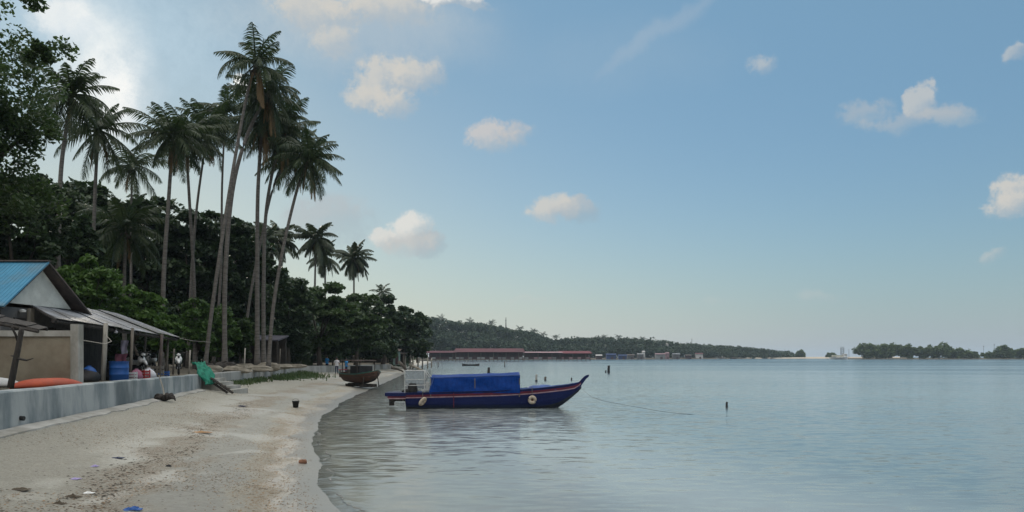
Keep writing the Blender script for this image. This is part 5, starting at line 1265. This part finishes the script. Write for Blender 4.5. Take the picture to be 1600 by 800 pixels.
# white ship
ship = thing('white_ship', 'white motor ship with a lattice mast beside the leftmost mangroves', 'boat', ((1310-800)/F*590, 590, 0), rz=R(4))
k = 590/F; st_ = [(s*15*k, max(2.0*(1-abs(s)**3), .05), 1.6+.9*max(0, s)**2, -.3) for s in np.linspace(-1, 1, 13)]
b = loft_hull(st_, rows2, [1, 0, 0, 0, 0, 0, 0, 0], None, ship); b.build('hull', ['white', 'darkwood'], ship)
b = MB(); b.box((-2*k, 0, 2.6), (15*k, 2.6, 1.2)); b.build('cabin', simple('cream_paint', (.55, .54, .42), (.45, .44, .36), 1, .6), ship)
b = MB(); b.box((10*k, 0, 3.1), (6*k, 2.6, 2.4), taper=.85); wh = b.build('wheelhouse', 'white', ship); b = MB(); b.box((10.6*k, 0, 3.4), (5.0*k, 2.72, .55)); b.build('window', 'black', wh)
b = MB()
for y_ in (-.6, .6):
    for x_ in (4*k, 8.5*k): b.tube([(x_, y_, 1.5), (x_, y_, 9)], .12, 4)
for j in range(5):
    z_ = 3+j*1.4; b.tube([(4*k, -.6, z_), (8.5*k, -.6, z_+1.3)], .08, 4); b.tube([(8.5*k, .6, z_), (4*k, .6, z_+1.3)], .08, 4); b.box((6.25*k, 0, z_), (4.6*k, 1.3, .1))
b.build('lattice_mast', 'mast', ship)
b = MB(); b.tube([(17*k, 0, 1), (17*k, 0, 8)], .12, 5); b.build('pole_mast', 'mast', ship)
# masts
for px, pyt, Y, lb in ((790.5, 496, 600, 'tall thin radio mast rising above the far forest'), (1081, 529, 680, 'short thin mast above the far shacks'), (1537, 540, 640, 'left pole of the two standing in the mangrove gap'), (1553.5, 537, 640, 'right pole of the two standing in the mangrove gap')):
    x = (px-800)/F*Y; zt = CAMZ+(HOR-pyt)/F*Y
    t = thing('mast', lb, 'mast', (x, Y, .5)); w_ = .5 if Y < 620 else .22
    b = MB(); b.tube([(x, Y, 0), (x, Y, zt)], w_*.5, 4); 
    if Y < 620:
        b = MB(); b.tube([(x-w_, Y, 0), (x-w_*.5, Y, zt*.75), (x, Y, zt)], .2, 4); b.tube([(x+w_, Y, 0), (x+w_*.5, Y, zt*.75), (x, Y, zt)], .2, 4); b.tube([(x, Y+w_, 0), (x, Y, zt)], .2, 4)
        for j in range(12): b.tube([(x-w_*(1-j/24), Y, j*zt/14), (x+w_*(1-j/24), Y, (j+1)*zt/14)], .12, 4)
    b.build('lattice' if Y < 620 else 'pole', 'mast', t, True)
    b = MB(); b.box((x, Y, zt*.93), (.9 if Y < 620 else .5, .4, .5)); b.build('antenna', 'mast', t, True)

# ------------------------------------------------------------------ people near the beached boat
def person(lb, loc, rz, shirt, trousers, arms=((-.32, .05, .95), (.32, .1, .95)), sit=False):
    t = thing('person', lb, 'person', loc, 'people by the beached boat', rz)
    hz_ = .9 if not sit else .45
    J = {'pel': (0, 0, hz_), 'ches': (0, -.02, hz_+.42), 'neck': (0, 0, hz_+.58), 'head': (0, .02, hz_+.70), 'top': (0, .02, hz_+.80)}
    verts, rad, edges = [], [], []
    def v(p, r): verts.append(p); rad.append(r); return len(verts)-1
    pel = v(J['pel'], .145); mid = v((0, 0, hz_+.2), .13); ch = v(J['ches'], .155); nk = v(J['neck'], .06); hd = v(J['head'], .10); tp_ = v(J['top'], .085)
    edges += [(pel, mid), (mid, ch), (ch, nk), (nk, hd), (hd, tp_)]
    for s, (ax, ay, az2) in zip((-1, 1), arms):
        sh_ = v((s*.18, 0, hz_+.48), .07); el = v((s*.26, .0, hz_+.22), .045); ha = v((ax, ay, az2-.9+hz_+.0), .035); edges += [(ch, sh_), (sh_, el), (el, ha)]
        hp = v((s*.1, 0, hz_-.08), .10)
        kn = v((s*.11, .05 if not sit else .42, .48 if not sit else .48), .07); an = v((s*.11, 0 if not sit else .45, .08), .05); ft = v((s*.11, (.15 if not sit else .6), .04), .04)
        edges += [(pel, hp), (hp, kn), (kn, an), (an, ft)]
    me = bpy.data.meshes.new('body'); me.from_pydata(verts, edges, []); o = bpy.data.objects.new('tmp', me); COL.objects.link(o)
    md = o.modifiers.new('s', 'SKIN'); 
    for i, r in enumerate(rad): me.skin_vertices[0].data[i].radius = (r, r*.85)
    me.skin_vertices[0].data[0].use_root = True
    o.modifiers.new('d', 'SUBSURF').levels = 1
    dg = bpy.context.evaluated_depsgraph_get(); m2 = bpy.data.meshes.new_from_object(o.evaluated_get(dg)); bpy.data.objects.remove(o)
    for k_ in ('skin', trousers): m2.materials.append(M[k_])
    for p in m2.polygons: p.material_index = 1 if (p.center.z < hz_-.0 and p.center.z > .1) else 0; p.use_smooth = True
    bo = bpy.data.objects.new('body', m2); COL.objects.link(bo); bo.parent = t
    b = MB(); n = 12; prof = [(.17, hz_-.06), (.165, hz_+.15), (.185, hz_+.38), (.19, hz_+.46), (.12, hz_+.55), (.07, hz_+.57)]
    b.lathe(prof, (0, 0, 0), n); b.v = [(x*1.12, y*.85, z) for x, y, z in b.v]
    for s, (ax, ay, az2) in zip((-1, 1), arms): b.tube([(s*.17, 0, hz_+.49), (s*.255, 0, hz_+.24)], [.085, .06], 8)
    b.build('shirt', shirt, t, smooth=True)
    b = MB(); b.lathe([(.105, hz_+.70), (.115, hz_+.76), (.10, hz_+.83), (.05, hz_+.875), (0, hz_+.885)], (0, .035, 0), 12); b.build('hair', 'hair', t, smooth=True)
    return t
pz = lambda y: float(np.interp(y, WY, WT))-.03
x1 = (511-800)/F*86; person('person in a light blue shirt standing behind the far sea wall', (x1, 86, .55), 2.6, 'cloth_blue', 'cloth_dark')
x2 = (533-800)/F*80; person('person in a white shirt standing just left of the beached boat', (x2, 78, gz(x2, 78)), 3.0, 'cloth_white', 'cloth_dark', ((-.3, -.15, 1.0), (.35, -.1, 1.05)))
x3 = (538-800)/F*79; person('person in a blue shirt beside the one in white, left of the beached boat', (x3, 80, gz(x3, 80)), 2.2, 'cloth_blue', 'cloth_dark')
t = thing('beach_table', 'red edged low table beside the people left of the beached boat', 'table', ((540-800)/F*76, 76, gz((540-800)/F*76, 76)))
b = MB(); b.box((0, 0, .62), (1.3, .6, .06)); b.build('tabletop', 'redp', t)
for sx in (-.55, .55):
    for sy in (-.22, .22): b = MB(); b.box((sx, sy, .3), (.06, .06, .6)); b.build('leg', 'wood', t)

# ------------------------------------------------------------------ haze: one closed box of thin even air
HAZE = .00016
if HAZE:
    b = MB(); b.box((0, 2300, 17), (9200, 5200, 38.6)); hm, ht = mat('thin_haze')
    pv = ht('ShaderNodeVolumePrincipled', {'Color': (.70, .86, 1.0, 1), 'Density': HAZE, 'Anisotropy': 0.0})
    ht.l.new(pv.outputs[0], ht.out.inputs['Volume'])
    tag(b.build('haze', hm), 'thin pale haze over the bay', kind='stuff')
